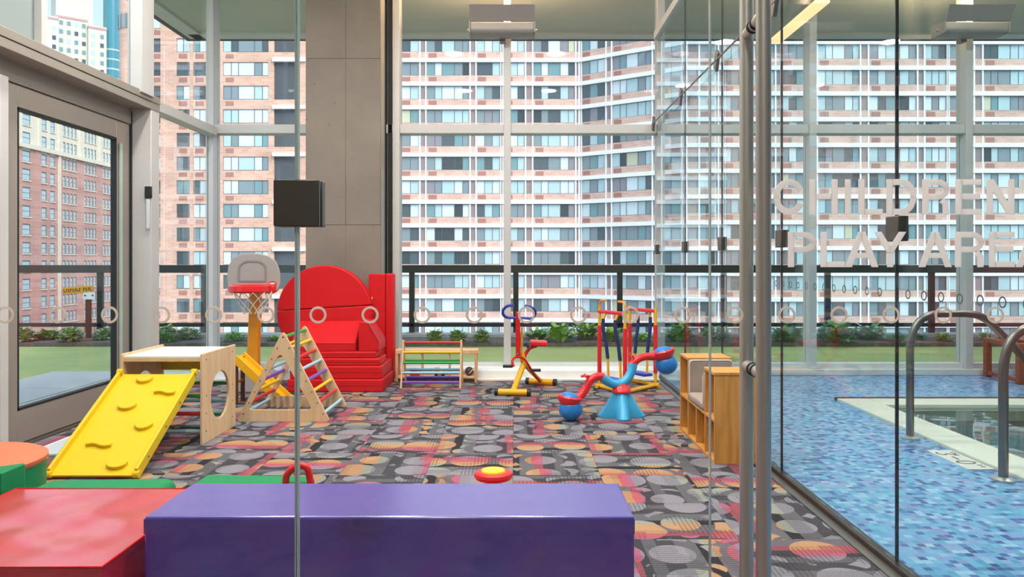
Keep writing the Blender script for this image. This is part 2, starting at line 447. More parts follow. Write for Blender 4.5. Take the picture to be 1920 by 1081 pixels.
def mosaic_mat(name, size, stops, grout):
    m = bpy.data.materials.new(name); m.use_nodes = True; MATS[name] = m
    n = m.node_tree.nodes; l = m.node_tree.links; b = n['Principled BSDF']; b.inputs['Roughness'].default_value = .28
    t = n.new('ShaderNodeTexCoord'); sc = n.new('ShaderNodeVectorMath'); sc.operation = 'SCALE'; sc.inputs['Scale'].default_value = 1/size
    l.new(t.outputs['Object'], sc.inputs[0])
    fl = n.new('ShaderNodeVectorMath'); fl.operation = 'FLOOR'; l.new(sc.outputs[0], fl.inputs[0])
    fr = n.new('ShaderNodeVectorMath'); fr.operation = 'FRACTION'; l.new(sc.outputs[0], fr.inputs[0])
    wnz = n.new('ShaderNodeTexWhiteNoise'); wnz.noise_dimensions = '2D'; l.new(fl.outputs[0], wnz.inputs['Vector'])
    # drifting colour patches plus per-tile variation
    nz = n.new('ShaderNodeTexNoise'); nz.inputs['Scale'].default_value = .03; nz.inputs['Detail'].default_value = 3; l.new(fl.outputs[0], nz.inputs['Vector'])
    a = n.new('ShaderNodeMath'); a.operation = 'MULTIPLY_ADD'; l.new(nz.outputs['Fac'], a.inputs[0]); a.inputs[1].default_value = .30; 
    a2 = n.new('ShaderNodeMath'); a2.operation = 'MULTIPLY'; l.new(wnz.outputs['Value'], a2.inputs[0]); a2.inputs[1].default_value = .80
    l.new(a2.outputs[0], a.inputs[2])
    r = n.new('ShaderNodeValToRGB'); el = r.color_ramp.elements
    el[0].position = stops[0][0]; el[0].color = lin(stops[0][1]); el[1].position = stops[1][0]; el[1].color = lin(stops[1][1])
    for p, c in stops[2:]:
        q = el.new(p); q.color = lin(c)
    l.new(a.outputs[0], r.inputs[0])
    s = n.new('ShaderNodeSeparateXYZ'); l.new(fr.outputs[0], s.inputs[0])
    def edge(sock):
        k = n.new('ShaderNodeMath'); k.operation = 'LESS_THAN'; k.inputs[1].default_value = .08; l.new(sock, k.inputs[0]); return k.outputs[0]
    mxm = n.new('ShaderNodeMath'); mxm.operation = 'MAXIMUM'; l.new(edge(s.outputs[0]), mxm.inputs[0]); l.new(edge(s.outputs[1]), mxm.inputs[1])
    mx = n.new('ShaderNodeMix'); mx.data_type = 'RGBA'; l.new(mxm.outputs[0], mx.inputs['Factor']); l.new(r.outputs[0], mx.inputs['A']); mx.inputs['B'].default_value = lin(grout)
    l.new(mx.outputs['Result'], b.inputs['Base Color'])
mosaic_mat('mosaic_blue', .036, [(.14, '27317f'), (.28, '3568b4'), (.42, '45a4cc'), (.55, '78a8e0'), (.68, '5fbcdc'), (.8, '8490d0'), (.92, '9ccbea')], '7fa8d0')
mosaic_mat('mosaic_tub', .05, [(.12, '4f98a4'), (.4, '6fbcc0'), (.7, '94d0d0'), (.92, 'b4e0e0')], 'c0dada')

def water_mat():
    m = bpy.data.materials.new('water'); m.use_nodes = True; MATS['water'] = m
    n = m.node_tree.nodes; l = m.node_tree.links; n.remove(n['Principled BSDF'])
    tr = n.new('ShaderNodeBsdfTransparent'); tr.inputs[0].default_value = (.62, .80, .78, 1)
    gl = n.new('ShaderNodeBsdfGlossy'); gl.inputs['Roughness'].default_value = .02
    fr = n.new('ShaderNodeFresnel'); fr.inputs[0].default_value = 1.5
    mx = n.new('ShaderNodeMixShader')
    t = n.new('ShaderNodeTexCoord'); nz = n.new('ShaderNodeTexNoise'); nz.inputs['Scale'].default_value = 2.2; l.new(t.outputs['Object'], nz.inputs['Vector'])
    bp = n.new('ShaderNodeBump'); bp.inputs['Strength'].default_value = .05; bp.inputs['Distance'].default_value = .05
    l.new(nz.outputs['Fac'], bp.inputs['Height']); l.new(bp.outputs[0], gl.inputs['Normal']); l.new(bp.outputs[0], fr.inputs['Normal'])
    l.new(fr.outputs[0], mx.inputs[0]); l.new(tr.outputs[0], mx.inputs[1]); l.new(gl.outputs[0], mx.inputs[2])
    l.new(mx.outputs[0], n['Material Output'].inputs[0])
water_mat()

# ------------------------------------------------------------------ the room shell
XL, XS, YB, CZ = -3.3, 1.517, 8.25, 4.3          # left wall, side glass, back facade, ceiling height
YG = 1.65                                        # front glass
def struct(name, mb, mats, **k):
    return mb.build(name, mats, kind='structure', **k)

floor = struct('floor', MB().box(XL, XS, -2.6, YB+.05, -.3, -.006), 'floor_base')
T = .5
tile_me = MB().box(-T/2+.0008, T/2-.0008, -T/2+.0008, T/2-.0008, -.006, 0).mesh('carpet_tile', [MATS['carpet']])
nx = 10
for i in range(nx):
    for j in range(0, 21):
        x = XS-.03-T/2-i*T; y = YB-.42-T/2-(j)*T
        if y < -2.4 or x-T/2 < XL-.25: continue
        o = inst('carpet_tile', tile_me, floor, (x, y, 0)); o.rotation_euler = (0, 0, math.pi/2*((i+j) % 2)+(math.pi if random.random() < .5 else 0))

# pool deck with a rectangular opening for the tub
TX0, TX1, TY0, TY1 = 2.82, 6.2, 2.4, 6.64
dk = MB()
for a in ((XS, TX0, -2.6, YB+.05), (TX1, 9, -2.6, YB+.05), (TX0, TX1, -2.6, TY0), (TX0, TX1, TY1, YB+.05)):
    dk.box(a[0], a[1], a[2], a[3], -.3, 0)
struct('pool_deck', dk, 'mosaic_blue', origin=(0, 0, -.3))
struct('ceiling', MB().box(XL-.2, 9.2, -2.6, YB, CZ, CZ+.35), 'ceiling_paint')
struct('soffit', MB().box(-4.47, 14, YB, 10.41, CZ, CZ+.35).box(-4.47, XL-.2, -2.6, YB, CZ, CZ+.35).box(9.2, 14, -2.6, YB, CZ, CZ+.35), 'soffit_paint', origin=(0, 0, CZ))
struct('trim_1', MB().box(-4.47, 14, 10.41, 10.47, CZ-.035, CZ+.35).box(-4.53, -4.47, -2.6, 10.47, CZ-.035, CZ+.35), 'soffit_edge')
struct('trim_2', MB().box(-4.40, 14, 10.18, 10.40, CZ-.03, CZ).box(-4.46, -4.25, -2.6, 10.40, CZ-.03, CZ), 'aluminium')
struct('wall_back', MB().box(XL-.2, 9.2, -2.8, -2.6, -.3, CZ), 'plaster')
struct('wall_right', MB().box(9, 9.2, -2.6, YB+.1, -.3, CZ), 'plaster')
struct('wall_left', MB().box(XL-.2, XL, -2.6, 4.35, -.3, CZ), 'plaster')

# concrete column: core and cast panels with open joints
colm = thing('column', '', '', (-1.78, 8.08, 0), kind='structure')
cx0, cx1, cy0, cy1 = (573-VX)/F*7.85, (713-VX)/F*7.85, 7.85, 8.32
MB().box(cx0+.006, cx1-.02, cy0+.006, cy1, 0, CZ).build('core', 'concrete', colm)
for z0, z1 in ((0, 1.596), (1.6, 3.32), (3.324, CZ)):
    xm = (648-VX)/F*7.85
    for a, b in ((cx0, xm-.001), (xm+.001, cx1)):
        MB().box(a, b, cy0, cy0+.05, z0, z1).build('panel', 'concrete', colm, bevel=.004)
MB().box(cx1-.018, cx1, cy0+.05, cy1, 0, CZ).build('side_trim', 'plaster', colm)
MB().box(cx1, cx1+.012, cy1-.2, cy1-.12, 0, CZ).build('gasket', 'black_gasket', colm)

# back facade: mullions, transom, sill, panes
win = thing('window_1', '', '', (0, YB, 0), kind='structure')
MX = [-3.28, -1.28, -.085, 1.57, 3.2, 4.88, 6.5, 8.12]
for x in MX:
    MB().box(x-.038, x+.038, YB-.12, YB+.07, .05, CZ).build('mullion', 'aluminium', win, bevel=.003)
MB().box(-1.37, -1.325, YB-.1, YB+.05, .05, CZ).build('jamb', 'black_gasket', win)
for a, b in zip(MX[:-1], MX[1:]):
    MB().box(a+.038, b-.038, YB-.10, YB+.07, 2.60, 2.695).build('transom', 'aluminium', win, bevel=.003)
    MB().box(a+.038, b-.038, YB-.006, YB+.006, .12, 2.60).build('pane', 'glass_window' if a < 1.5 else 'glass_window', win)
    MB().box(a+.038, b-.038, YB-.006, YB+.006, 2.695, CZ).build('pane', 'glass_window', win)
    MB().box(a+.038, b-.038, YB-.06, YB+.07, .05, .12).build('bottom_rail', 'white_aluminium', win, bevel=.003)
struct('trim_3', MB().box(XL, XS-.02, 7.86, YB+.07, 0, .09), 'sill_paint', bevel=.006)
struct('baseboard_back', MB().box(XL, XS-.03, 7.76, 7.858, -.004, .014), 'sill_paint')
struct('trim_4', MB().box(XS+.02, 9, 8.11, YB+.07, 0, .065), 'white_aluminium', bevel=.006)

# left wall: glazed part next to the corner and clerestory over the sliding door
wl2 = thing('window_2', '', '', (XL, 7.3, 0), kind='structure')
MB().box(XL+.10, XL+.22, 6.25, 6.46, 2.62, CZ).build('mullion', 'aluminium', wl2, bevel=.004)
MB().box(XL-.05, XL+.19, 6.47, 6.62, 0, 2.6).build('mullion', 'aluminium', wl2, bevel=.004)
MB().box(XL-.03, XL+.10, 6.62, YB-.12, 2.57, 2.66).build('transom', 'aluminium', wl2, bevel=.003)
MB().box(XL-.006, XL+.006, 6.62, YB-.12, .1, 2.57).build('pane', 'glass_window', wl2)
MB().box(XL-.006, XL+.006, 6.46, YB-.12, 2.66, CZ).build('pane', 'glass_window', wl2)
MB().box(XL-.03, XL+.08, 6.62, YB-.12, 0, .1).build('bottom_rail', 'aluminium', wl2, bevel=.003)
MB().box(XL+.115, XL+.125, 5.09, 6.25, 2.645, CZ).build('pane', 'glass_window', wl2)
MB().box(XL+.06, XL+.16, 5.02, 5.09, 2.645, CZ).build('mullion', 'aluminium', wl2, bevel=.003)
MB().box(XL+.04, XL+.11, 4.35, 5.02, 2.645, CZ).build('spandrel_panel', 'spandrel', wl2)

# sliding door
dr = thing('door_1', '', '', (XL, 5.7, 0), kind='structure')
MB().box(XL-.05, XL+.20, 4.35, 6.62, 2.585, 2.645).build('header_cap', 'door_metal', dr, bevel=.003)
MB().box(XL-.05, XL+.195, 4.35, 6.62, 2.52, 2.58).build('header_cover', 'door_metal', dr, bevel=.003)
MB().box(XL-.05, XL+.03, 4.35, 6.46, 2.39, 2.52).build('header_box', 'door_metal', dr)
MB().box(XL-.05, XL+.05, 4.35, 4.79, 0, 2.39).build('jamb', 'door_metal', dr)
MB().box(XL+.03, XL+.09, 4.72, 4.80, 0, 2.39).build('jamb', 'aluminium', dr, bevel=.004)
leaf = MB().box(XL-.03, XL+.015, 4.81, 5.0, .0, 2.385).build('stile', 'door_metal', dr, bevel=.004)
MB().box(XL-.03, XL+.015, 6.24, 6.44, .0, 2.385).build('stile', 'door_metal', dr, bevel=.004)
MB().box(XL-.03, XL+.015, 5.0, 6.24, 2.24, 2.385).build('rail', 'door_metal', dr, bevel=.004)
MB().box(XL-.03, XL+.015, 5.0, 6.24, .015, .235).build('rail', 'door_metal', dr, bevel=.004)
MB().box(XL-.012, XL-.002, 5.0, 6.24, .235, 2.24).build('pane', 'glass_window', dr)
g = MB()
for a in ((5.0, 5.012, .235, 2.24), (6.228, 6.24, .235, 2.24), (5.0, 6.24, .235, .25), (5.0, 6.24, 2.222, 2.24)):
    g.box(XL-.028, XL+.017, *a)
g.build('gasket', 'black_gasket', dr)
MB().box(XL+.016, XL+.03, 6.446, 6.468, 0, 2.5).build('gasket', 'black_gasket', dr)
MB().box(XL+.02, XL+.03, 6.27, 6.31, .3, 2.2).build('leaf_edge', 'glass_edge', dr)  # pale bar added to imitate reflection stripes in the door glass
lk = MB().box(XL+.145, XL+.2, 6.445, 6.47, 1.76, 1.86).build('lock_box', 'plastic_black', dr, bevel=.004)
MB().box(XL+.16, XL+.19, 6.44, 6.452, 1.50, 1.75).build('lock_strip', 'white_aluminium', lk, bevel=.003)
MB().box(XL-.03, XL+.06, 4.8, 6.46, -.004, .012).build('threshold', 'steel_dark', dr)

# side glass wall between play room and pool
sg = thing('glass_partition', '', '', (XS, 5, 0), kind='structure')
JY = [YG+.02, 3.01, 4.31, 5.55, 6.76, YB-.13]
for a, b in zip(JY[:-1], JY[1:]):
    MB().box(XS-.006, XS+.006, a+.003, b-.003, .03, 3.6).build('pane', 'glass_pool', sg)
for y in JY[1:-1]:
    MB().box(XS-.006, XS+.006, y-.0035, y+.0035, .03, 3.6).build('joint', 'plastic_black', sg)
MB().box(XS-.025, XS+.02, YG+.02, YB-.12, -.002, .028).build('floor_channel', 'channel_bronze', sg, bevel=.002)
MB().box(XS-.075, XS-.026, YG+.02, 7.86, -.002, .008).build('floor_trim', 'steel_dark', sg)
MB().box(XS-.03, XS+.03, YG, YB-.12, 3.6, 3.68).build('head_channel', 'aluminium', sg)
for y in JY[1:]:
    yy = min(y, YB-.16)
    c = MB().box(XS-.022, XS+.022, yy-.05, yy+.05, 1.30, 1.40).build('clamp', 'clamp_metal', sg, bevel=.004)
    MB().obox((XS-.04, yy, 2.69), (.012, 0, 0), (0, .03, .02), (0, -.03, .06)).build('spider_fitting', 'steel_dark', sg, bevel=.003)
MB().tube([(XS-.05, YG+.6, 2.69), (XS-.05, YB-.13, 2.69)], .007, 8).build('tie_rod', 'steel_dark', sg)
ring_o = circ(0, 0, .0185, 28); ring_i = circ(0, 0, .0135, 28)
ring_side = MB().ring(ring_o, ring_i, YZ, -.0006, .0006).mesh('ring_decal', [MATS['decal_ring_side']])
k = 0
y = 4.38
while y > 2.2:
    if min(abs(y-j) for j in JY) > .03: inst('ring_decal', ring_side, sg, (XS-.0075, y, 1.094))
    y -= .113

# front glass the photograph looks through
fg = thing('glass_front', '', '', (0, YG, 0), kind='structure')
J1, J2 = (557.5-VX)/F*YG, (1331-VX)/F*YG
for a, b in ((XL, J1-.003), (J1+.003, J2-.002), (J2+.002, XS)):
    MB().box(a, b, YG-.006, YG+.006, .02, 2.7).build('pane', 'glass_front', fg)
for j, w in ((J1-.0028, .0012), (J1+.0028, .0012), (J2, .0010)):
    MB().box(j-w, j+w, YG-.0065, YG+.0065, .02, 2.7).build('pane_edge', 'glass_edge', fg)
MB().box(XL, XS, YG-.03, YG+.03, -.002, .02).build('floor_channel', 'channel_bronze', fg)
MB().box(XL, XS, YG-.03, YG+.03, 2.7, 2.8).build('head_channel', 'aluminium', fg)
MB().box(XL, XS, YG-.05, YG+.05, 2.8, CZ).build('bulkhead', 'plaster', fg)
p0, p1 = W(512, 336, YG-.02), W(598, 424, YG-.02)
cl = MB().box(p0.x, p1.x, YG-.02, YG-.006, p1.z, p0.z).build('clamp', 'clamp_metal', fg, bevel=.003, label='dark bronze square glass clamp')
MB().box(p0.x, p1.x, YG+.006, YG+.036, p1.z, p0.z).build('back_plate', 'clamp_metal', cl, bevel=.003)
ring_front = MB().ring(ring_o, ring_i, XZ, -.0006, .0006).mesh('ring_decal', [MATS['decal_ring']])
for i in range(20):
    px = 10+i*97.7
    inst('ring_decal', ring_front, fg, W(px, 590, YG-.0075))
# door pull, one bar on each side of the glass
def pull(x, y, name):
    return MB().tube([(x, y, .35), (x, y, 2.05)], .0155, 20).build(name, 'steel', fg)
hx = (1433-VX)/F*1.57
pull(hx, 1.575, 'pull_bar'); pull(hx+.012, 1.73, 'pull_bar')
for z in (.984, 1.735):
    s_ = MB().tube([(hx, 1.575, z), (hx+.012, 1.73, z)], .013, 16).build('standoff', 'steel', fg)
    MB().tube([(hx+.0045, 1.633, z), (hx+.005, 1.641, z)], .0148, 16).build('washer', 'rubber', s_)
    MB().tube([(hx+.0058, 1.659, z), (hx+.0064, 1.667, z)], .0148, 16).build('washer', 'rubber', s_)

# lettering on the glass
sign = thing('glass_lettering', 'white vinyl CHILDREN\'S PLAY AREA lettering on the glass', 'lettering', W(1690, 420, YG-.0075))
def glyph(ch, x0, x1, y0, y1, S=11.6):
    """list of (outer[,inner]) shapes in pixel space"""
    out = []; h = y1-y0; Sv = 10.6
    def poly(*p): out.append((list(p), None))
    def stroke(path, w):
        n = len(path); L = []; R = []
        for i in range(n):
            a = Vector(path[max(i-1, 0)]); b = Vector(path[min(i+1, n-1)]); t = (b-a).normalized(); nn = Vector((-t.y, t.x))*w/2
            L.append(tuple(Vector(path[i])+nn)); R.append(tuple(Vector(path[i])-nn))
        for i in range(n-1): out.append(([L[i], L[i+1], R[i+1], R[i]], None))
    def arc(cx, cy, rx, ry, a0, a1, n=20):
        return [(cx+rx*math.cos(math.radians(a0+(a1-a0)*i/n)), cy-ry*math.sin(math.radians(a0+(a1-a0)*i/n))) for i in range(n+1)]
    R = lambda a, b, c, d: poly((a, c), (b, c), (b, d), (a, d))
    ym = (y0+y1)/2
    if ch == 'C':
        stroke(arc((x0+x1)/2, ym, (x1-x0)/2-S/2, h/2-Sv/2, 25, 335, 30), S)
    elif ch == 'H': R(x0, x0+S, y0, y1); R(x1-S, x1, y0, y1); R(x0+S, x1-S, ym-Sv/2-1, ym+Sv/2-1)
    elif ch == 'I': R(x0, x1, y0, y1)
    elif ch == 'L': R(x0, x0+S, y0, y1); R(x0+S, x1, y1-Sv, y1)
    elif ch == 'E': R(x0, x0+S, y0, y1); R(x0+S, x1-1, y0, y0+Sv); R(x0+S, x1-3, ym-Sv/2-1, ym+Sv/2-1); R(x0+S, x1, y1-Sv, y1)
    elif ch == 'D':
        R(x0, x0+S, y0, y1); c = x0+(x1-x0)*.5
        stroke([(x0+S, y0+Sv/2)]+arc(c, ym, x1-c-S/2, h/2-Sv/2, 90, -90)+[(x0+S, y1-Sv/2)], Sv+.6)
    elif ch in 'PR':
        R(x0, x0+S, y0, y1); b = y0+h*.58; c = x0+(x1-x0)*.55
        stroke([(x0+S, y0+Sv/2)]+arc(c, (y0+b)/2, x1-c-S/2, (b-y0)/2-Sv/2, 90, -90)+[(x0+S, b-Sv/2)], Sv)
        if ch == 'R': stroke([(x1-S*1.25, b+.2), (x1-S/2-2, b+8), (x1-S/2-1, y1)], S)
    elif ch == 'N': poly((x0, y0), (x0+S+2, y0), (x1-S, y1-S*1.9), (x1-S, y0), (x1, y0), (x1, y1), (x1-S-2, y1), (x0+S, y0+S*1.9), (x0+S, y1), (x0, y1))
    elif ch == 'A':
        c = (x0+x1)/2; ya = y0+16; yc = y0+h*.60
        poly((c-S/2-1, y0), (c, y0), (c, ya), (x0+S+1, y1), (x0, y1)); poly((c, y0), (c+S/2+1, y0), (x1, y1), (x1-S-1, y1), (c, ya))
        def ix(y): t = (y-ya)/(y1-ya); return (c-x0-S-1)*t
        poly((c-ix(yc), yc), (c+ix(yc), yc), (c+ix(yc+Sv-1), yc+Sv-1), (c-ix(yc+Sv-1), yc+Sv-1))
    elif ch == 'Y':
        c = (x0+x1)/2; R(c-S/2, c+S/2, ym+6, y1); poly((x0, y0), (x0+S+2, y0), (c, ym-7), (c, ym+6), (c-S/2, ym+6)); poly((x1-S-2, y0), (x1, y0), (c+S/2, ym+6), (c, ym+6), (c, ym-7))
    elif ch == "'": poly((x0, y0), (x1, y0), (x1, y0+12), (x0+4, y0+24), (x0+1, y0+24), (x0+4, y0+12), (x0, y0+12))
    elif ch == 'S':
        c = (x0+x1)/2; rx = (x1-x0)/2-S/2; q = h/4
        stroke(arc(c, y0+q+Sv/4, rx, q-Sv/4, 20, 250, 16)+arc(c, y1-q-Sv/4, rx, q-Sv/4, 70, -160, 16), Sv)
    return out
L1 = [('C',1448,1507),('H',1515,1568),('I',1581.5,1592.5),('L',1606.5,1652),('D',1659,1715),('R',1726,1777),('E',1788,1837),('N',1846,1898),("'",1908,1919),('S',1926,1976)]
L2 = [('P',1475,1528),('L',1536,1581.5),('A',1582,1644),('Y',1636,1696),('A',1719,1781),('R',1787,1841.5),('E',1850.6,1899),('A',1900.6,1963)]
for line, y0, y1 in ((L1, 336.5, 402.5), (L2, 434.5, 500.5)):
    for ch, x0, x1 in line:
        mb = MB()
        for pts, _ in glyph(ch, x0, x1, y0, y1):
            mb.prism([tuple((W(p[0], p[1], YG).x, W(p[0], p[1], YG).z)) for p in pts], XZ, YG-.0078, YG-.0066)
        mb.build('letter', 'decal_white', sign, smooth=False)

# uplight boxes on the mullions
def uplight(px, label):
    p = W(px, 40, 7.98); x = p.x
    t = thing('uplight', label, 'wall light', (x, 7.98, 3.58), 'uplights on the mullions')
    hw = .335; z0 = W(0, 65, 7.9).z; z1 = W(0, 45, 7.9).z; z2 = W(0, 13, 7.8).z
    MB().prism(rpoly([(7.83, z0), (8.06, z0), (8.06, z1), (7.83, z1)], [.05, .01, .01, .01]), YZ, x-hw+.01, x+hw-.01).build('housing', 'lamp_grey', t)
    for s in (-1, 1):
        MB().prism([(7.82, z0), (8.07, z0), (8.07, z1+.02), (7.80, z1)], YZ, x+s*hw-.008, x+s*hw+.008).build('end_plate', 'lamp_grey', t, bevel=.002)
        MB().tube([(x+s*(hw+.008), 7.93, (z0+z1)/2), (x+s*(hw+.03), 7.93, (z0+z1)/2)], .012, 10).build('screw_knob', 'steel', t)
    MB().prism([(7.80, z1), (7.815, z1), (7.735, z2), (7.72, z2)], YZ, x-hw, x+hw).build('reflector', 'lamp_grey', t)
    MB().box(x-.03, x+.03, 8.05, YB-.11, z0-.03, z0+.06).build('bracket', 'steel_dark', t)
    d = bpy.data.lights.new('uplight_lamp', 'AREA'); d.shape = 'RECTANGLE'; d.size = .6; d.size_y = .12; d.energy = 40; d.color = (1, .66, .36)
    o = bpy.data.objects.new('uplight_lamp', d); COL.objects.link(o); o.parent = t; o.location = (0, -.02, z1+.02-3.58); o.rotation_euler = (math.pi, 0, 0)
uplight(942, 'grey box uplight on the mullion over the play room')
uplight(1815, 'grey box uplight on the mullion over the pool')

# linear warm light over the pool deck
mat('warm_glow', 'ffc98a', .5)
wg = MATS['warm_glow'].node_tree.nodes['Principled BSDF']; wg.inputs['Emission Color'].default_value = (1, .62, .30, 1); wg.inputs['Emission Strength'].default_value = 1.1
t = thing('linear_pendant', 'long warm glowing linear pendant light over the pool', 'pendant light', (2.74, 7.4, 3.54))
MB().box(2.68, 2.82, 6.77, 8.05, 3.56, 3.60).build('housing', 'lamp_grey', t)
MB().box(2.685, 2.815, 6.775, 8.045, 3.535, 3.56).build('diffuser', 'warm_glow', t)
for y in (6.95, 7.85):
    MB().tube([(2.75, y, 3.6), (2.75, y, CZ)], .004, 6).build('cable', 'steel_dark', t)

# ------------------------------------------------------------------ terrace outside
lw = MB().box(-26, 26, 8.45, 10.9, -.3, -.005).box(-26, -5.15, -2, 8.45, -.3, -.005).box(-3.5, 26, 8.33, 8.45, -.3, -.005)
struct('lawn', lw, 'lawn', origin=(0, 0, -.3))
pv = struct('paving', MB().box(-5.15, XL-.06, -2, 8.45, -.3, -.03), 'curb_concrete')
ys = [8.45-i*1.15 for i in range(7)]
for i in range(6):
    for a, b in ((-5.15, -4.26), (-4.24, XL-.06)):
        MB().box(a+.005, b-.005, ys[i+1]+.006, ys[i]-.006, -.03, -.002).build('paving_slab', 'paver', pv, bevel=.003)
struct('planter_bed', MB().box(-26, 26, 10.9, 11.7, -.3, .05), 'soil')
struct('parapet_curb', MB().box(-26, 26, 11.7, 12.0, -.6, .10), 'curb_concrete', bevel=.01)

rl = thing('terrace_railing', 'dark bronze railing along the terrace edge', 'railing', (0, 11.8, .1))
MB().box(-13, 13, 11.76, 11.86, 1.045, 1.165).build('top_rail', 'rail_bronze', rl, bevel=.005)
MB().box(-13, 13, 11.78, 11.84, .205, .265).build('bottom_rail', 'rail_bronze', rl, bevel=.004)
for i in range(-7, 8):
    x = i*1.62+.01
    MB().box(x-.042, x+.042, 11.78, 11.84, .1, 1.05).build('post', 'rail_bronze', rl, bevel=.003)
    MB().box(x-.1, x+.1, 11.74, 11.9, .1, .115).build('base_plate', 'curb_concrete', rl)

# street sign on the terrace edge
st = thing('sign_post', 'maroon sign post with yellow blade and white plate by railing', 'sign', (W(166, 600, 11.62).x, 11.62, .05))
q = W(166, 600, 11.62).x
MB().box(q-.032, q+.032, 11.59, 11.65, .05, .8).build('post', 'post_maroon', st)
a = W(118, 545, 11.56); b = W(175, 541, 11.56)
bl = MB().obox((a+b)/2+Vector((0, 0, .0)), (b-a)/2, (0, .008, 0), (0, 0, .048)).build('yellow_blade', 'sign_yellow', st, bevel=.004)
n_ = 13
mk = MB()
for i in range(n_):
    if i == 8: continue
    c = a.lerp(b, (i+1)/(n_+1)); w = .010 if i % 3 else .016
    mk.box(c.x-w, c.x-w+.008, 11.546, 11.551, c.z-.022, c.z+.022)
    mk.box(c.x-w, c.x+w, 11.546, 11.551, c.z+(.014 if i % 2 else -.022), c.z+(.022 if i % 2 else -.014))
mk.build('blade_lettering', 'sign_ink', bl, kind='stuff')
w0, w1 = W(156, 547, 11.56), W(178, 561, 11.56)
wp = MB().box(w0.x, w1.x, 11.555, 11.565, w1.z, w0.z).build('white_plate', 'sign_white', st, bevel=.003)
MB().box(w0.x+.02, w0.x+.045, 11.548, 11.554, (w0.z+w1.z)/2-.005, (w0.z+w1.z)/2+.015).box(w1.x-.045, w1.x-.02, 11.548, 11.554, (w0.z+w1.z)/2-.005, (w0.z+w1.z)/2+.015).build('plate_marks', 'sign_ink', wp, kind='stuff')

# plants
def leaf(mb, base, dirv, L, wd, droop, m):
    d = Vector(dirv).normalized(); side = d.cross(Vector((0, 0, 1)))
    side = side.normalized() if side.length > .05 else Vector((1, 0, 0))
    p = Vector(base); pts = []
    for i, (t, w) in enumerate(((0, .15), (.35, .9), (.7, .8), (1, .05))):
        c = p+d*L*t+Vector((0, 0, -droop*L*t*t)); pts.append((c-side*wd*w/2, c+Vector((0, 0, -wd*.08*(w > .3))), c+side*wd*w/2))
    vs = [v for tr in pts for v in tr]; fs = []
    for i in range(3):
        for j in range(2): k = i*3+j; fs.append((k, k+1, k+4, k+3))
    mb.add(vs, fs, m)
def plant(name, label, px, pyb, pyt, Y, wpx, n, L, wd, mats, group=None, upright=.6, z0=.05, seed=0):
    rr = random.Random(seed+int(px*7)); c = W(px, 600, Y); zt = H-(pyt-VY)/F*Y; hw = wpx/2/F*Y; h = max(.08, zt-z0)
    t = thing(name, label, 'plant', (c.x, Y, z0-.01), group)
    mb = MB()
    for i in range(n):
        a = rr.random()*2*math.pi; r = rr.random()**.6
        z = z0+h*rr.random()*.8*(1-.4*r)
        b = (c.x+hw*.55*r*math.cos(a), Y+min(hw, .25)*.7*r*math.sin(a), z)
        leaf(mb, b, (math.cos(a)*(1-upright*.6), math.sin(a)*(1-upright*.6), upright+rr.random()*.3), L*(.6+.6*rr.random()), wd*(.7+.6*rr.random()), .25+.5*rr.random(), rr.randrange(len(mats)))
    mb.build('foliage', mats, t)
    s_ = MB()
    for i in range(5):
        a = i*1.256; s_.tube([(c.x+.02*math.cos(a), Y+.02*math.sin(a), z0-.01), (c.x+hw*.3*math.cos(a), Y+.06*math.sin(a), z0+h*.6)], .006, 5)
    s_.build('stem', 'stem', t)
lg = ['leaf_lime', 'leaf_green', 'leaf_lime']; dg = ['leaf_green', 'leaf_deep', 'leaf_green']; pg = ['leaf_pale', 'leaf_white', 'leaf_green', 'leaf_olive']
for i, px in enumerate((44, 90, 133, 198, 236)):
    plant('variegated_shrub', ['pale variegated shrub beyond the door, clear of the sign post', 'pale variegated shrub beyond the door, clear of the sign post', 'pale variegated shrub under the yellow sign blade', 'pale variegated shrub beside the maroon sign post and railing post', 'pale variegated shrub half hidden by the sliding door stile'][i], px, 640, 606+(i % 2)*5, (11.42 if i % 2 else 11.08), 60, 300, .10, .06, pg, 'variegated shrubs beyond the sliding door')
for i, px in enumerate((312, 352)):
    plant('variegated_shrub', ['dark glossy shrub beside the corner mullion', 'pale variegated shrub seen beside the corner mullion'][i], px, 640, 604+5*i, 11.05+.4*i, 58, 300, .10, .06, dg+['leaf_lime'] if i == 0 else pg)
plant('leafy_shrub', 'light green shrub behind the orange basketball pole', 440, 640, 617, 11.15, 60, 190, .085, .05, ['leaf_green', 'leaf_pale', 'leaf_lime'])
plant('leafy_shrub', 'low shrub beyond the glass behind the wooden triangle', 515, 640, 628, 11.2, 44, 90, .08, .05, ['leaf_green', 'leaf_pale'])
for i, px in enumerate((816, 858, 903)):
    plant('bushy_shrub', 'small rounded yellow green bush in the mulch behind the rainbow ladder', px, 642, 612, 11.05, 46, 190, .085, .055, ['leaf_lime', 'leaf_green', 'leaf_olive'], 'small bushes behind the rainbow ladder')
plant('broad_leaf_plant', 'sprawling green plant behind the exercise bike seat', 1008, 645, 618, 11.42, 46, 90, 0.184, 0.069, dg+['leaf_lime'])
plant('broad_leaf_plant', 'bright lime broad leaved plant between the bike and the walker', 1050, 645, 602, 11.05, 52, 90, 0.253, 0.086, lg)
plant('broad_leaf_plant', 'bright lime broad leaved plant beside the walker\'s red post', 1100, 645, 603, 11.44, 48, 90, 0.241, 0.086, lg+['leaf_pale'])
plant('broad_leaf_plant', 'green leafy plant seen between the walker\'s navy arms', 1148, 645, 614, 11.15, 40, 90, 0.184, 0.069, lg)
plant('broad_leaf_plant', 'low leafy plant seen through the walker\'s right arms', 1205, 645, 624, 11.15, 44, 90, 0.149, 0.057, lg)
plant('broad_leaf_plant', 'leafy plant behind the raised seat of the seesaw', 1272, 645, 606, 11.2, 70, 165, 0.196, 0.069, dg)
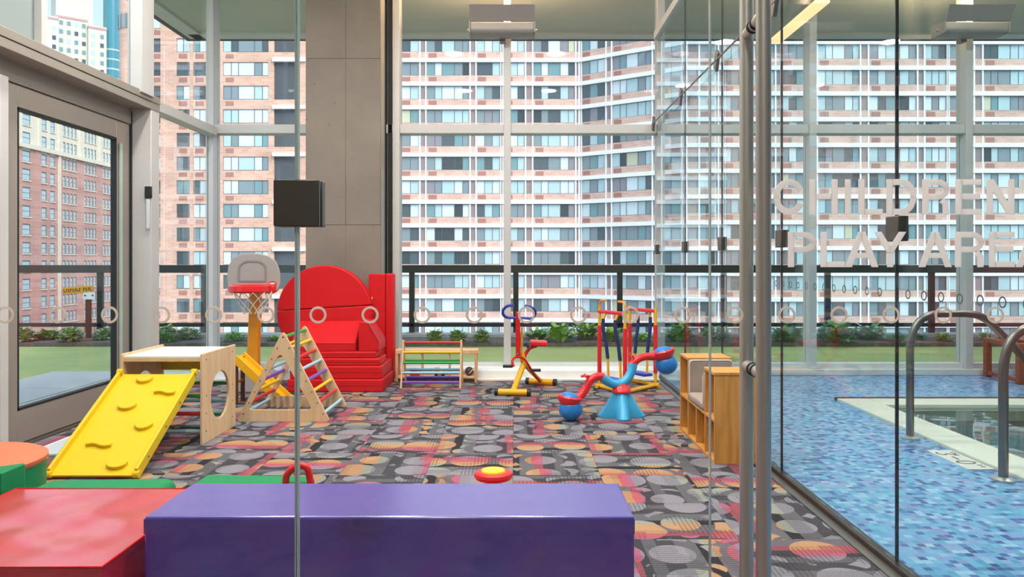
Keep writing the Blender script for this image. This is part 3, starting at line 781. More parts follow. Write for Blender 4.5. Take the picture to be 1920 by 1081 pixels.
plant('broad_leaf_plant', 'leafy plant behind the wooden cubby shelf', 1340, 645, 606, 11.2, 66, 165, 0.196, 0.069, dg)
plant('broad_leaf_plant', 'leafy plant beside the steel door pull beyond the pool', 1476, 645, 604, 11.15, 74, 180, 0.196, 0.075, dg)
plant('broad_leaf_plant', 'large dark green hosta in the bed beyond the pool deck', 1566, 648, 602, 11.05, 84, 195, 0.230, 0.103, dg)
plant('broad_leaf_plant', 'green hosta with white tipped leaves beyond the pool deck', 1628, 648, 606, 11.45, 64, 150, 0.207, 0.092, dg+['leaf_white'])
plant('bushy_shrub', 'low fine leaved bush left of the pool handrail', 1684, 648, 618, 11.05, 58, 170, .07, .03, dg)
plant('bushy_shrub', 'low bush seen through the pool handrail', 1720, 648, 622, 11.4, 44, 130, .07, .03, dg)
plant('bushy_shrub', 'yellow green bush beside the pool mullion', 1768, 648, 622, 11.15, 50, 150, .08, .035, ['leaf_lime', 'leaf_olive', 'leaf_green'])
plant('bushy_shrub', 'dry yellowish bush behind the teak lounger', 1850, 640, 616, 11.2, 50, 120, .07, .03, ['leaf_olive', 'leaf_pale'])

# ------------------------------------------------------------------ buildings across the street
struct('street', MB().box(-400, 400, 20, 600, -26, -25), 'street')
PAL = [MATS['pane_'+k] for k in ('curtain', 'white', 'mid', 'dark', 'deep', 'teal', 'mauve', 'yellow')]
PW = [20, 10, 24, 17, 8, 12, 8, 2]
rb = random.Random(11)
def pick(): return rb.choices(range(8), PW)[0]
PITCH = 2.8; ZS = [25.08-PITCH*k for k in range(-2, 14)]     # slab edge heights
apt = thing('apartment_block', 'long brick apartment block with white slab bands across the street', 'building', (10, 90, -25))
P = [(-22, 90.0), ((1087-VX)/F*90, 90.0), ((1285-VX)/F*82.6, 82.6), (62, 82.6)]
frame_cache = {}; pane_cache = {}
def frame_mesh(w, splits):
    key = (round(w, 2), len(splits))
    if key not in frame_cache:
        m = MB(); h = 1.55; f = .05
        m.box(0, w, -.02, .1, 0, f).box(0, w, -.02, .1, h-f, h)
        for s in splits: m.box(s-f/2, s+f/2, -.02, .1, f, h-f)
        frame_cache[key] = m.mesh('window', [MATS['window_frame']], smooth=False)
    return frame_cache[key]
def pane_mesh(w):
    k = round(w, 2)
    if k not in pane_cache: pane_cache[k] = MB().box(.02, k-.02, .02, .06, .05, 1.5).mesh('pane', [PAL[0]], smooth=False)
    return pane_cache[k]
vent_me = MB().box(0, .95, -.02, .05, 0, .5).mesh('vent_grille', [MATS['vent_brown']], smooth=False)
npane = [0]; nwin = [0]
def face(p, q, units, thing_, offset_first=0.0, visible_from=2):
    """one straight facade between plan points p and q; units are (start, width, panes) along it in metres"""
    p = Vector((p[0], p[1], 0)); q = Vector((q[0], q[1], 0)); L = (q-p).length; d = (q-p)/L; ang = math.atan2(d.y, d.x)
    nrm = Vector((d.y, -d.x, 0))            # towards the viewer
    M = Matrix.Translation(p) @ Matrix.Rotation(ang, 4, 'Z')
    def loc_(x, y, z): return M @ Vector((x, y, z))
    def part(name, mb, mm, **k):
        o = mb.build(name, mm, origin=(0, 0, 0)); o.parent = thing_; o.matrix_local = Matrix.Translation(-WL[thing_.name]) @ M; return o
    part('core', MB().box(0, L, .12, 12, -25, 34), 'core_dark')
    for z in ZS:
        part('slab_edge', MB().box(-.05, L+.05, -.28, .1, z-.225, z+.225), 'slab_white')
        part('brick_band', MB().box(-.02, L+.02, -.12, .12, z+.225, z+1.0), 'brick_pale')
    # piers between the windows
    prev = 0
    edges = [(0, 0)]+[(u[0], u[0]+u[1]) for u in units]+[(L, L)]
    for (a0, a1), (b0, b1) in zip(edges[:-1], edges[1:]):
        g0, g1 = a1, b0
        if g1-g0 < .1: continue
        m = MB(); w = min(.17, (g1-g0)/3)
        m.box(g0, g0+w, -.14, .1, -25, 33, 0).box(g1-w, g1, -.14, .1, -25, 33, 0).box(g0+w, g1-w, -.04, .1, -25, 33, 1)
        part('pier', m, ['slab_white', 'pier_brown'])
    stuff = MB()
    for z in ZS:
        zb = z+1.0
        if zb > 33: continue
        for (s0, w, k) in units:
            cuts = [1.0]*k
            if k == 5: cuts = [1.0, .85, 1.5, 1.0, .8]
            tot = sum(cuts); xs = [0]
            for c in cuts: xs.append(xs[-1]+w*c/tot)
            P0 = loc_(s0, 0, zb)
            o = inst('window', frame_mesh(w, xs), thing_, P0); o.rotation_euler = (0, 0, ang); nwin[0] += 1
            if zb-1 < 26 and zb > -8:
                v = inst('vent_grille', vent_me, thing_, loc_(s0+w*.05, -.13, z+.33)); v.rotation_euler = (0, 0, ang)
            mood = rb.random()
            for a, b in zip(xs[:-1], xs[1:]):
                mi = pick() if mood < .7 else rb.choice((0, 1, 0, 2))
                if npane[0] < 300 and -7 < zb < 25:
                    npane[0] += 1
                    pn = bpy.data.objects.new('pane', pane_mesh(b-a)); COL.objects.link(pn); pn.parent = o; pn.location = (a, 0, 0)
                    pn.material_slots[0].link = 'OBJECT'; pn.material_slots[0].material = PAL[mi]
                else:
                    stuff.box(s0+a+.02, s0+b-.02, .02, .06, zb+.05, zb+1.5, mi)
    if stuff.v:
        o = stuff.build('glazing', PAL, origin=(0, 0, 0), smooth=False); o.parent = thing_; o.matrix_local = Matrix.Translation(-WL[thing_.name]) @ M; o['kind'] = 'stuff'
def U(px0, px1, k, Y, x0): s = F/Y; a = (px0-VX)/s-x0; return (a, (px1-px0)/s, k)
# nearest face first so that its panes are the individual ones
xr = P[2][0]
face(P[2], P[3], [U(1312, 1345, 2, 82.6, xr), U(1356, 1386, 2, 82.6, xr), U(1398, 1452, 3, 82.6, xr), U(1465, 1508, 3, 82.6, xr), U(1533, 1611, 5, 82.6, xr), U(1629, 1718, 5, 82.6, xr), U(1734, 1774, 3, 82.6, xr), U(1779, 1824, 3, 82.6, xr), U(1843, 1922, 5, 82.6, xr)], apt)
Lb = math.hypot(P[2][0]-P[1][0], P[2][1]-P[1][1])
face(P[1], P[2], [(.35, 3.1, 3), (4.35, 4.9, 5), (10.15, Lb-10.5, 2)], apt)
x0 = P[0][0]
face(P[0], P[1], [U(640, 690, 3, 90, x0), U(704, 738, 2, 90, x0), U(753, 786, 2, 90, x0), U(800, 880, 5, 90, x0), U(894, 938, 3, 90, x0), U(944, 984, 3, 90, x0), U(1000, 1078, 5, 90, x0)], apt)

# brick tower wing with punched windows
wing = thing('brick_tower', 'tall brick apartment tower with punched windows and grey balconies', 'building', (-36, 90, -25))
def wx(px): return (px-VX)/F*90
WY = 89.7
MB().box(wx(240), wx(617.5), WY+.25, WY+12, -25, 52).build('core', 'core_dark', wing)
cols = [(283, 303, 1), (333, 357.5, 2), (364, 388, 2), (420, 505, 5)]
recx = (515, 561)
edges = [240]+[e_ for c in cols for e_ in c[:2]]+[recx[0], recx[1], 617.5]
for i in range(0, len(edges), 2):
    MB().box(wx(edges[i]), wx(edges[i+1]), WY, WY+.3, -25, 52).build('brick_pier', 'brick_tower', wing)
rows = [24.04+PITCH*4-PITCH*k for k in range(0, 18)]
for (a, b, k) in cols:
    w = wx(b)-wx(a)
    for zc in rows:
        MB().box(wx(a), wx(b), WY+.02, WY+.3, zc-.85-1.15, zc-.85).build('brick_spandrel', 'brick_tower', wing)
        cuts = [1.0]*k if k < 5 else [1.0, .9, 2.0, 1.0, .8]
        tot = sum(cuts); xs = [0]
        for c in cuts: xs.append(xs[-1]+w*c/tot)
        m = MB(); hh = 1.65; f = .07
        m.box(0, w, 0, .12, 0, f).box(0, w, 0, .12, hh-f, hh)
        for s_ in xs: m.box(max(0, s_-f/2), min(w, s_+f/2), 0, .12, f, hh-f)
        key = ('w', a)
        if key not in frame_cache: frame_cache[key] = m.mesh('window', [MATS['window_frame']], smooth=False)
        o = inst('window', frame_cache[key], wing, (wx(a), WY+.1, zc-.83))
        dark = rb.random() < .45
        for c0, c1 in zip(xs[:-1], xs[1:]):
            kk = round(c1-c0, 2)
            if ('p', kk) not in pane_cache: pane_cache[('p', kk)] = MB().box(.02, kk-.02, .04, .1, .06, 1.59).mesh('pane', [PAL[0]], smooth=False)
            pn = bpy.data.objects.new('pane', pane_cache[('p', kk)]); COL.objects.link(pn); pn.parent = o; pn.location = (c0, 0, 0)
            pn.material_slots[0].link = 'OBJECT'; pn.material_slots[0].material = PAL[rb.choice((3, 2, 3, 4, 0)) if dark else rb.choice((0, 1, 1, 2, 5))]
        v = inst('vent_grille', vent_me, wing, (wx(a)+.3, WY, zc-1.55))
for k in range(-3, 8):
    zt = 25.08-2*PITCH*k
    MB().box(wx(513), wx(575), WY-.3, WY+.2, zt-.22, zt+.22).build('slab_edge', 'slab_white', wing)
    MB().box(wx(513), wx(575), WY-.05, WY+.3, zt+.22, zt+.9).build('brick_spandrel', 'brick_tower', wing)
    MB().box(wx(recx[0]), wx(recx[1]), WY+1.4, WY+1.6, zt-2*PITCH+.9, zt-.22).build('balcony_back', 'recess_grey', wing)
    MB().box(wx(recx[0]), wx(recx[1]), WY+1.25, WY+1.35, zt-PITCH-.1, zt-PITCH).build('balcony_rail', 'pane_mid', wing)
cxr = wx(240)
MB().lathe([(1.45, -25), (1.45, 26.9), (1.45, 29.0), (1.45, 31.6), (1.45, 33.4), (1.45, 52)], (cxr, WY+1.45, 0), 24).build('corner_turret', 'brick_tower', wing)
for za in (28.9, 32.6):
    MB().lathe([(1.53, za), (1.53, za+1.7)], (cxr, WY+1.45, 0), 24).build('turret_band', 'pane_mid', wing)
    for a in range(12):
        an = a*math.pi/6; MB().box(cxr+1.53*math.cos(an)-.06, cxr+1.53*math.cos(an)+.06, WY+1.45+1.53*math.sin(an)-.06, WY+1.45+1.53*math.sin(an)+.06, za, za+1.7).build('turret_mullion', 'window_frame', wing)

# old brick building with cream terracotta crown, facade facing the terrace side-on
old = thing('old_brick_building', 'old pink brick building with cream terracotta upper floors', 'building', (-95, 150, -25))
OX = -87.5
def oy(px): return -OX*F/(VX-px)
MB().box(OX-15, OX-.35, 118, 168, -25, 32).build('core', 'core_dark', old)
groups = [(15, 31, 1), (42, 57, 1), (78, 87.5, 1), (94, 103, 1), (118, 143.5, 4), (158, 180.5, 4), (193, 214, 4)]
ocols = []
for a, b, k in groups:
    y0, y1 = oy(a), oy(b); gp = .35
    w = (y1-y0-gp*(k-1))/k
    for i in range(k): ocols.append((y0+i*(w+gp), y0+i*(w+gp)+w))
orow = [20.1+3.28*2-3.28*k for k in range(0, 12)]
ye = [118]+[q_ for c in ocols for q_ in c]+[168]
for i in range(0, len(ye), 2):
    MB().box(OX-.4, OX, ye[i], ye[i+1], -25, 21.9).build('brick_pier', 'brick_old', old)
    MB().box(OX-.4, OX+.02, ye[i], ye[i+1], 21.9, 33).build('cream_pier', 'terracotta_cream', old)
oc = {}
for (a, b) in ocols:
    w = b-a; key = round(w, 1)
    if key not in oc:
        m = MB(); m.box(-.12, -.1, 0, w, 0, 2.0, 0); m.box(-.1, -.06, 0, w, 0, .1, 1).box(-.1, -.06, 0, w, 1.82, 2.0, 1).box(-.1, -.06, 0, .12, 0, 2, 1).box(-.1, -.06, w-.12, w, 0, 2, 1).box(-.1, -.07, 0, w, .97, 1.03, 1)
        m.box(-.05, .12, -.1, w+.1, -.22, 0, 2)
        oc[key] = m.mesh('window', [MATS['pane_curtain'], MATS['window_frame'], MATS['terracotta_cream']], smooth=False)
    for zc in orow:
        inst('window', oc[key], old, (OX, a, zc-1.0))
        MB().box(OX-.38, OX-.02, a, b, zc-1.0-1.28, zc-1.0).build('spandrel', 'brick_old' if zc-1.3 < 21.5 else 'terracotta_cream', old)
for y in (oy(73), oy(110.5), oy(150), oy(187)):
    MB().box(OX, OX+.25, y-.35, y+.35, 21.9 if y != oy(110.5) else -25, 33).build('pilaster', 'terracotta_cream', old)
MB().box(OX-.3, OX+.5, 118, 168, 21.5, 22.3).build('cornice', 'terracotta_cream', old)
MB().box(OX-.3, OX+.7, 118, 168, 32, 33.2).build('cornice', 'terracotta_cream', old)
MB().box(OX, OX+.12, oy(66), oy(76), -25, 21.5).build('corner_strip', 'brick_old', old)

# far pale residential tower
far = thing('residential_tower', 'pale cream high-rise tower with a teal glass bay', 'building', (-135, 232, -25))
FR = Matrix.Translation(Vector((-131, 232, 0))) @ Matrix.Rotation(math.radians(38), 4, 'Z')
def fpart(name, mb, mm):
    o = mb.build(name, mm, origin=(0, 0, 0), smooth=False); o.parent = far; o.matrix_local = Matrix.Translation(-WL['residential_tower']) @ FR; return o
def fblock(x0, x1, y0, z1, m, wins=True, cap=True, step=1.9):
    fpart('block', MB().box(x0, x1, y0, 14, -25, z1), m)
    if cap: fpart('cap_band', MB().box(x0-.1, x1+.1, y0-.15, 14, z1-1.0, z1-.4), 'tower_pink')
    if wins:
        wm = MB(); n = max(1, int((x1-x0)/step))
        for i in range(n):
            xx = x0+(i+.5)*(x1-x0)/n
            z = 40
            while z < z1-2.5:
                wm.box(xx-.5, xx+.5, y0-.05, y0+.1, z, z+1.3, rb.choice((0, 0, 1, 2))); z += 2.7
        o = fpart('windows', wm, ['pane_teal', 'pane_dark', 'pane_curtain']); o['kind'] = 'stuff'
fblock(-16.5, -8, -2, 74.0, 'tower_white')
fblock(-8, 0, 0, 75.5, 'tower_cream')
fpart('penthouse', MB().box(-8, 2, 3, 14, 70, 88), 'tower_cream')
fblock(0, 5.0, -1.2, 73.5, 'tower_cream')
fpart('teal_bay', MB().prism(circ(7, 2, 2.4, 18), XY, -25, 84), 'tower_teal')
for z in range(40, 68, 3): fpart('bay_band', MB().prism(circ(7, 2, 2.45, 18), XY, z, z+.5), 'pane_curtain')
fblock(8.6, 14, .5, 71.5, 'tower_cream')
fpart('turret', MB().prism(circ(11.5, 4, 2.6, 16), XY, 60, 80), 'tower_cream')
fblock(14, 17.5, 1.8, 68, 'tower_cream')

# ------------------------------------------------------------------ soft play blocks in front
pb = thing('foam_block', 'large purple vinyl foam block bench behind the glass', 'foam block', (-.4, 2.62, 0))
MB().box(-1.194, .384, 2.436, 2.806, 0, .4).build('cover', 'vinyl_purple', pb, bevel=.008, bseg=3)
MB().box(-1.1945, .3845, 2.4347, 2.45, .345, .392).build('flap', 'vinyl_purple', pb)
MB().box(-1.190, .380, 2.4335, 2.4365, .05, .056).build('seam', 'vinyl_indigo', pb)

rbk = thing('foam_block', 'low wide red vinyl foam block next to purple block', 'foam block', (-1.63, 2.67, 0))
mb = MB(); nx_, ny_ = 26, 26; rw = random.Random(3)
X0, X1, Y0, Y1, Z = -2.02, -1.245, 2.28, 3.07, .3
for j in range(ny_+1):
    for i in range(nx_+1):
        x = X0+(X1-X0)*i/nx_; y = Y0+(Y1-Y0)*j/ny_
        e_ = min(i, nx_-i, j, ny_-j)
        dz = 0 if e_ == 0 else .004*math.sin(9*x+14*y+2*math.sin(5*y))*min(1, e_/5)+.003*math.sin(23*x-9*y)*min(1, e_/4)-.006*min(1, e_/8)
        mb.v.append(Vector((x, y, Z+dz)))
for j in range(ny_):
    for i in range(nx_):
        k = j*(nx_+1)+i; mb.f.append([k, k+1, k+nx_+2, k+nx_+1]); mb.m.append(0)
ringi = list(range(nx_+1))+[(j+1)*(nx_+1)-1 for j in range(1, ny_+1)]+[ny_*(nx_+1)+i for i in range(nx_-1, -1, -1)]+[j*(nx_+1) for j in range(ny_-1, 0, -1)]
b0 = len(mb.v)
for i in ringi: p = mb.v[i]; mb.v.append(Vector((p.x, p.y, 0)))
for i in range(len(ringi)):
    j = (i+1) % len(ringi); mb.f.append([ringi[i], ringi[j], b0+j, b0+i]); mb.m.append(0)
mb.f.append([b0+i for i in range(len(ringi))]); mb.m.append(0)
mb.build('cover', 'vinyl_red', rbk)
MB().tube([(X0, Y0, Z), (X1, Y0, Z), (X1, Y1, Z), (X0, Y1, Z)], .004, 6, closed=True).build('piping', 'vinyl_red_deep', rbk)

tag(MB().prism(rpoly([(-2.0, 0), (-1.43, 0), (-1.45, .295), (-2.0, .285)], [.01, .01, .05, .03]), XZ, 3.085, 3.24).build('foam_bolster', 'vinyl_green', bevel=.012), 'green vinyl bolster lying behind the low red block', 'bolster')
gb = thing('foam_wedge', 'dark green vinyl wedge block left of the red block', 'foam block', (-2.33, 3.1, 0))
MB().prism([(-2.65, 0), (-2.035, 0), (-2.035, .385), (-2.65, .30)], XZ, 3.0, 3.15).build('cover', 'vinyl_green', gb, bevel=.008)
MB().tube([(-2.037, 2.998, .02), (-2.037, 2.998, .38)], .004, 6).build('piping', 'vinyl_green', gb)
dr_ = thing('foam_drum', 'orange topped foam drum with green sides', 'foam drum', (-2.58, 3.52, 0))
MB().lathe([(.34, 0), (.345, .27)], (-2.58, 3.52, 0), 40).build('side', 'vinyl_green', dr_)
MB().lathe([(.345, .27), (.352, .28), (.352, .295), (.33, .305), (.15, .312), (.01, .313)], (-2.58, 3.52, 0), 40).build('top', 'vinyl_orange', dr_)
rk = thing('rocker', 'green foam rocker with a red grab handle', 'rocker', (-1.17, 3.28, 0))
MB().prism(rpoly([(-1.40, .03), (-1.30, 0), (-1.0, 0), (-.91, .03), (-.90, .255), (-1.40, .262)], .03), XZ, 3.17, 3.42).build('body', 'vinyl_green', rk, bevel=.015)
MB().tube(smooth_path([W(536, 912, 3.3), W(538, 890, 3.3), W(556, 874, 3.3), W(570, 873, 3.3), W(578, 882, 3.3), W(583, 912, 3.3)]), .0155, 12).build('handle', 'plastic_red', rk)
ss = thing('spinning_seat', 'red spinning toy with round yellow topped wheel', 'spinning toy', (W(925, 0, 3.62).x, 3.62, 0))
sx = W(925, 0, 3.62).x
MB().lathe([(.2, .0), (.21, .02), (.20, .05), (.10, .075), (.03, .085)], (sx, 3.62, 0), 32).build('base', 'plastic_red', ss)
MB().lathe([(.03, .07), (.026, .16), (.03, .185)], (sx, 3.62, 0), 16).build('post', 'plastic_red', ss)
MB().lathe([(.03, .175), (.085, .185), (.094, .20), (.09, .213), (.075, .219), (.055, .219)], (sx, 3.62, 0), 32).build('wheel', 'plastic_red', ss)
MB().lathe([(.06, .215), (.055, .226), (.03, .228), (.005, .229)], (sx, 3.62, 0), 28).build('wheel_cap', 'plastic_yellow', ss)

# ------------------------------------------------------------------ climbing cube with ramp
cu = thing('climbing_cube', 'birch climbing cube with round side holes and white top', 'climbing cube', (-2.355, 5.335, 0))
cy_, cz_ = 5.345, .286
def sq_loop(y0, y1, z0, z1, cy, cz, n=40):
    out = []
    for i in range(n):
        a = 2*math.pi*i/n; c, s = math.cos(a), math.sin(a); t = 1e9
        if c > 1e-9: t = min(t, (y1-cy)/c)
        if c < -1e-9: t = min(t, (y0-cy)/c)
        if s > 1e-9: t = min(t, (z1-cz)/s)
        if s < -1e-9: t = min(t, (z0-cz)/s)
        out.append((cy+c*t, cz+s*t))
    # snap to corners
    for cyy in (y0, y1):
        for czz in (z0, z1):
            i = min(range(n), key=lambda q: (out[q][0]-cyy)**2+(out[q][1]-czz)**2); out[i] = (cyy, czz)
    return out
for x in (-2.098, -2.63):
    MB().ring(sq_loop(5.04, 5.635, .0, .605, cy_, cz_), circ(cy_, cz_, .165, 40), YZ, x, x+.018).build('side_panel', 'birch', cu, bevel=.003)
MB().box(-2.612, -2.098, 5.05, 5.625, .572, .59).build('top_panel', 'laminate_white', cu, bevel=.003)
MB().box(-2.612, -2.098, 5.05, 5.07, .552, .572).build('front_rail', 'birch', cu, bevel=.003)
MB().box(-2.612, -2.098, 5.6, 5.62, .42, .57).build('back_rail', 'yellow_paint', cu, bevel=.003)
for y, z, c in ((5.09, .08, 'ltblue'), (5.09, .2, 'red'), (5.09, .318, 'green'), (5.585, .096, 'green'), (5.585, .195, 'ltblue'), (5.585, .325, 'green')):
    MB().tube([(-2.612, y, z), (-2.098, y, z)], .0125, 12).build('rung', 'rung_'+c, cu)
for y in (5.1, 5.57):
    for z in (.08, .2, .318, .56):
        MB().tube([(-2.081, y, z), (-2.0785, y, z)], .006, 8).build('screw', 'steel_dark', cu)

rm = thing('climbing_ramp', 'bright yellow climbing ramp with foot holds leaning on the birch cube', 'climbing ramp', (-2.36, 4.65, 0))
A = Vector((0, 4.245, .012)); B = Vector((0, 5.03, .462)); rd = (B-A).normalized(); rn = Vector((0, -rd.z, rd.y)); RL = (B-A).length
def rp(x, s, h): p = A+rd*s+rn*h; return Vector((x, p.y, p.z))
def rbox(x0, x1, s0, s1, h0, h1): c = rp((x0+x1)/2, (s0+s1)/2, (h0+h1)/2); return MB().obox(c, ((x1-x0)/2, 0, 0), rd*(s1-s0)/2, rn*(h1-h0)/2)
rx0, rx1 = -2.625, -2.115
rbox(rx0+.02, rx1-.02, .0, RL, .0, .014).build('board', 'yellow_paint', rm, bevel=.002)
for a, b in ((rx0, rx0+.02), (rx1-.02, rx1)):
    rbox(a, b, .02, RL-.01, -.02, .045).build('side_rail', 'yellow_paint', rm, bevel=.004)
for x in (rx0+.01, rx1-.01):
    for s_, h_ in ((.012, .012), (RL, .03)):
        p = rp(x, s_, h_); MB().tube([p-Vector((.018, 0, 0)), p+Vector((.018, 0, 0))], .022, 12).build('hook', 'yellow_paint', rm, bevel=.003)
def on_ramp(px, py):
    d = Vector(((px-VX)/F, 1, -(py-VY)/F)); o = Vector((0, 0, H)); p0 = rp(0, 0, .014)
    t = (p0-o).dot(rn)/d.dot(rn); q_ = o+d*t; return q_.x, (q_-A).dot(rd)
def hold(px, py, w, hgt, kind):
    cxx, s_ = on_ramp(px, py)
    if kind == 0:   # half moon, flat edge up
        pts = [(-w/2, hgt*.35), (w/2, hgt*.55)]+[(w/2*math.cos(a), -hgt*.9*math.sin(a)+.35*hgt) for a in [math.radians(x_) for x_ in range(15, 180, 15)]]
    elif kind == 1: # wavy bar
        top = [(w*(i/10-.5), .010*math.sin(i*.62)+.008) for i in range(11)]; pts = top+[(x_, y_-.024) for x_, y_ in reversed(top)]
    else:           # bean
        pts = [(w/2*math.cos(a), hgt*.8*math.sin(a)+.006*math.cos(2*a)) for a in [math.radians(x_) for x_ in range(0, 360, 20)]]
    m = MB().prism(pts, lambda u, v, h_: rp(cxx+u, s_+v, h_), .012, .036)
    m.build('foot_hold', 'yellow_paint', rm, bevel=.004)
hold(270, 714, .105, .05, 0); hold(310, 736, .135, .03, 1); hold(237, 764, .115, .05, 0); hold(270, 798, .11, .045, 2); hold(187, 834, .15, .03, 1); hold(218, 874, .12, .05, 0)
for s_ in (.15, .4, .62):
    p = rp(rx1, s_, .012); MB().tube([p, p+Vector((.003, 0, 0))], .006, 8).build('screw', 'steel_dark', rm)

# second ramp behind the triangle
sr = thing('slide_board', 'amber yellow slide board behind the wooden triangle', 'slide', (-2.2, 6.55, 0))
A2 = Vector((-2.40, 0, .40)); B2 = Vector((-1.98, 0, .01)); d2 = (B2-A2).normalized(); n2 = Vector((-d2.z, 0, d2.x))
def sbox(s0, s1, h0, h1, y0, y1): c = A2+d2*(s0+s1)/2+n2*(h0+h1)/2+Vector((0, (y0+y1)/2, 0)); return MB().obox(c, d2*(s1-s0)/2, n2*(h1-h0)/2, (0, (y1-y0)/2, 0))
L2_ = (B2-A2).length
sbox(0, L2_, -.02, 0, 6.46, 6.64).build('board', 'dark_wood', sr)
sbox(0, L2_, -.03, .04, 6.44, 6.46).build('side_rail', 'amber_paint', sr, bevel=.004)
sbox(0, L2_, -.03, .04, 6.64, 6.66).build('side_rail', 'amber_paint', sr, bevel=.004)
sbox(0, L2_, 0, .006, 6.46, 6.64).build('slide_face', 'amber_paint', sr)
for y in (6.47, 6.63): MB().box(-2.40, -2.37, y-.012, y+.012, 0, .39).build('leg', 'dark_wood', sr)
MB().box(-2.398, -2.372, 6.47, 6.63, .18, .2).build('stretcher', 'amber_paint', sr)

# climbing triangle
ct = thing('climbing_triangle', 'birch climbing triangle with rainbow rungs', 'climbing frame', (-1.77, 6.07, 0))
to = rpoly([(-2.125, 0), (-1.41, 0), (-1.77, .70)], [.03, .035, .05], 9); ti = rpoly([(-2.035, .092), (-1.545, .092), (-1.79, .53)], [.03, .04, .05], 9)
for y in (5.77, 6.36):
    MB().ring(to, ti, XZ, y, y+.018).build('side_panel', 'birch', ct, bevel=.002)
rc = ['green', 'yellow', 'red', 'ltblue', 'purple', 'yellow', 'red', 'ltblue']
for i, c in enumerate(rc):
    t_ = i/7; x = -1.765+t_*(.30); z = .645-t_*.585
    MB().tube([(x, 5.788, z), (x, 6.36, z)], .0135, 12).build('rung', 'rung_'+c, ct)
    if i: MB().tube([(2*-1.768-x, 5.788, z), (2*-1.768-x, 6.36, z)], .0135, 12).build('rung', 'rung_'+c, ct)
    for xx in {x, 2*-1.768-x}:
        MB().tube([(xx, 5.7685, z), (xx, 5.7705, z)], .0055, 8).build('screw', 'steel_dark', ct)

# pale mat by the door
fm = thing('floor_mat', 'thin pale blue grey mat with white edge by the sliding door', 'mat', (-2.86, 5.03, 0))
MB().box(-3.06, -2.66, 4.74, 5.34, 0, .018).build('pad', 'mat_paleblue', fm, bevel=.004)
MB().tube([(-3.06, 4.74, .014), (-2.66, 4.74, .014), (-2.66, 5.34, .014), (-3.06, 5.34, .014)], .008, 6, closed=True).build('binding', 'mat_edge', fm)

# ------------------------------------------------------------------ toddler basketball hoop
bh = thing('basketball_hoop', 'toddler basketball hoop with grey backboard, red rim and orange pole', 'basketball hoop', (W(473, 0, 7.2).x, 7.2, 0))
yb = 7.16
def S(px, py, Y=yb): p = W(px, py, Y); return (p.x, p.z)
outl = [S(428, 545), S(425, 520), S(428, 497), S(438, 482), S(455, 475.5), S(480, 474.5), S(503, 479), S(517, 490), S(524, 507), S(525.5, 530), S(521, 545), S(510, 551)]
bd = MB().prism(rpoly(outl, .02, 2), XZ, yb, yb+.03).build('backboard', 'plastic_grey', bh, bevel=.006)
ob = rpoly([S(446, 528), S(447, 497), S(459, 488), S(488, 488), S(500, 497), S(500, 528)], .02, 4); ib = rpoly([S(449.5, 525), S(450.5, 499), S(461, 491), S(486, 491), S(496.5, 499), S(496.5, 525)], .02, 4)
MB().ring(ob, ib, XZ, yb-.006, yb+.002).build('shooting_square', 'plastic_greygroove', bd)
lo = S(511, 531); lg_ = MB().ring(circ(lo[0], lo[1], .038, 20, .021), circ(lo[0], lo[1], .028, 20, .013), XZ, yb-.006, yb+.002).build('logo_ring', 'plastic_red', bd)
MB().prism(circ(lo[0], lo[1], .028, 20, .008), XZ, yb-.005, yb+.002).build('logo_mark', 'net_white', bd)
rz = W(0, 541, 6.95).z; rcx = W(468, 0, 6.95).x; rcy = 6.96; R_ = .172
MB().lathe([(R_-.022, -.028), (R_, -.036), (R_+.02, -.02), (R_+.018, .025), (R_, .036), (R_-.014, .028), (R_-.022, -.028)], (rcx, rcy, rz), 36).build('rim', 'plastic_red', bh)
MB().box(rcx-.13, rcx+.18, 7.09, 7.165, rz-.045, rz+.025).build('rim_mount', 'plastic_red', bh, bevel=.01)
nt = MB(); ng = 10
for i in range(ng):
    for s_ in (-1, 1):
        pts = []
        for j in range(7):
            t_ = j/6; a = 2*math.pi*i/ng+s_*t_*1.1; r_ = R_*(1-.52*t_); pts.append((rcx+.03+r_*math.cos(a), rcy+r_*math.sin(a), rz-.03-.20*t_))
        nt.tube(pts, .0032, 5)
nt.build('net', 'net_white', bh)
yp = 7.21
pts_l = [(S(467, 548, yp), S(486, 548, yp)), (S(465, 600, yp), S(485, 600, yp)), (S(463, 650, yp), S(483, 650, yp)), (S(458, 692, yp), S(483, 692, yp))]
MB().prism([p[0] for p in pts_l]+[p[1] for p in reversed(pts_l)], XZ, yp, yp+.09).build('pole', 'plastic_orange', bh, bevel=.01)
px_ = S(471, 692, yp)
MB().prism(rpoly([(px_[0]-.24, 0), (px_[0]+.24, 0), (px_[0]+.2, .12), (px_[0]+.06, .22), (px_[0]-.06, .22), (px_[0]-.2, .12)], .03), XZ, yp-.18, yp+.26).build('base', 'plastic_grey', bh, bevel=.015)

# ------------------------------------------------------------------ stack of red foam mats by the column
gm = 'red foam pieces by the concrete column'
def rmat(x0, x1, y0, y1, z0, z1, lab):
    t = thing('foam_mat', lab, 'foam mat', ((x0+x1)/2, (y0+y1)/2, z0), gm)
    MB().box(x0, x1, y0, y1, z0, z1).build('cover', 'vinyl_red_deep', t, bevel=.012, bseg=3)
    MB().box(x0+.002, x1-.002, y0-.0015, y0+.01, (z0+z1)/2-.002, (z0+z1)/2+.002).build('zip_seam', 'mat_seam', t)
rmat(-2.13, -1.235, 7.07, 7.68, 0, .12, 'thick red foam mat at the bottom of the red pile')
rmat(-2.11, -1.25, 7.085, 7.68, .121, .242, 'thick red foam mat second from the floor in red pile')
rmat(-2.10, -1.27, 7.10, 7.47, .243, .312, 'thin red foam mat third from the floor in red pile')
rmat(-2.08, -1.31, 7.12, 7.47, .313, .374, 'thin wrinkled red mat on top of the red pile')
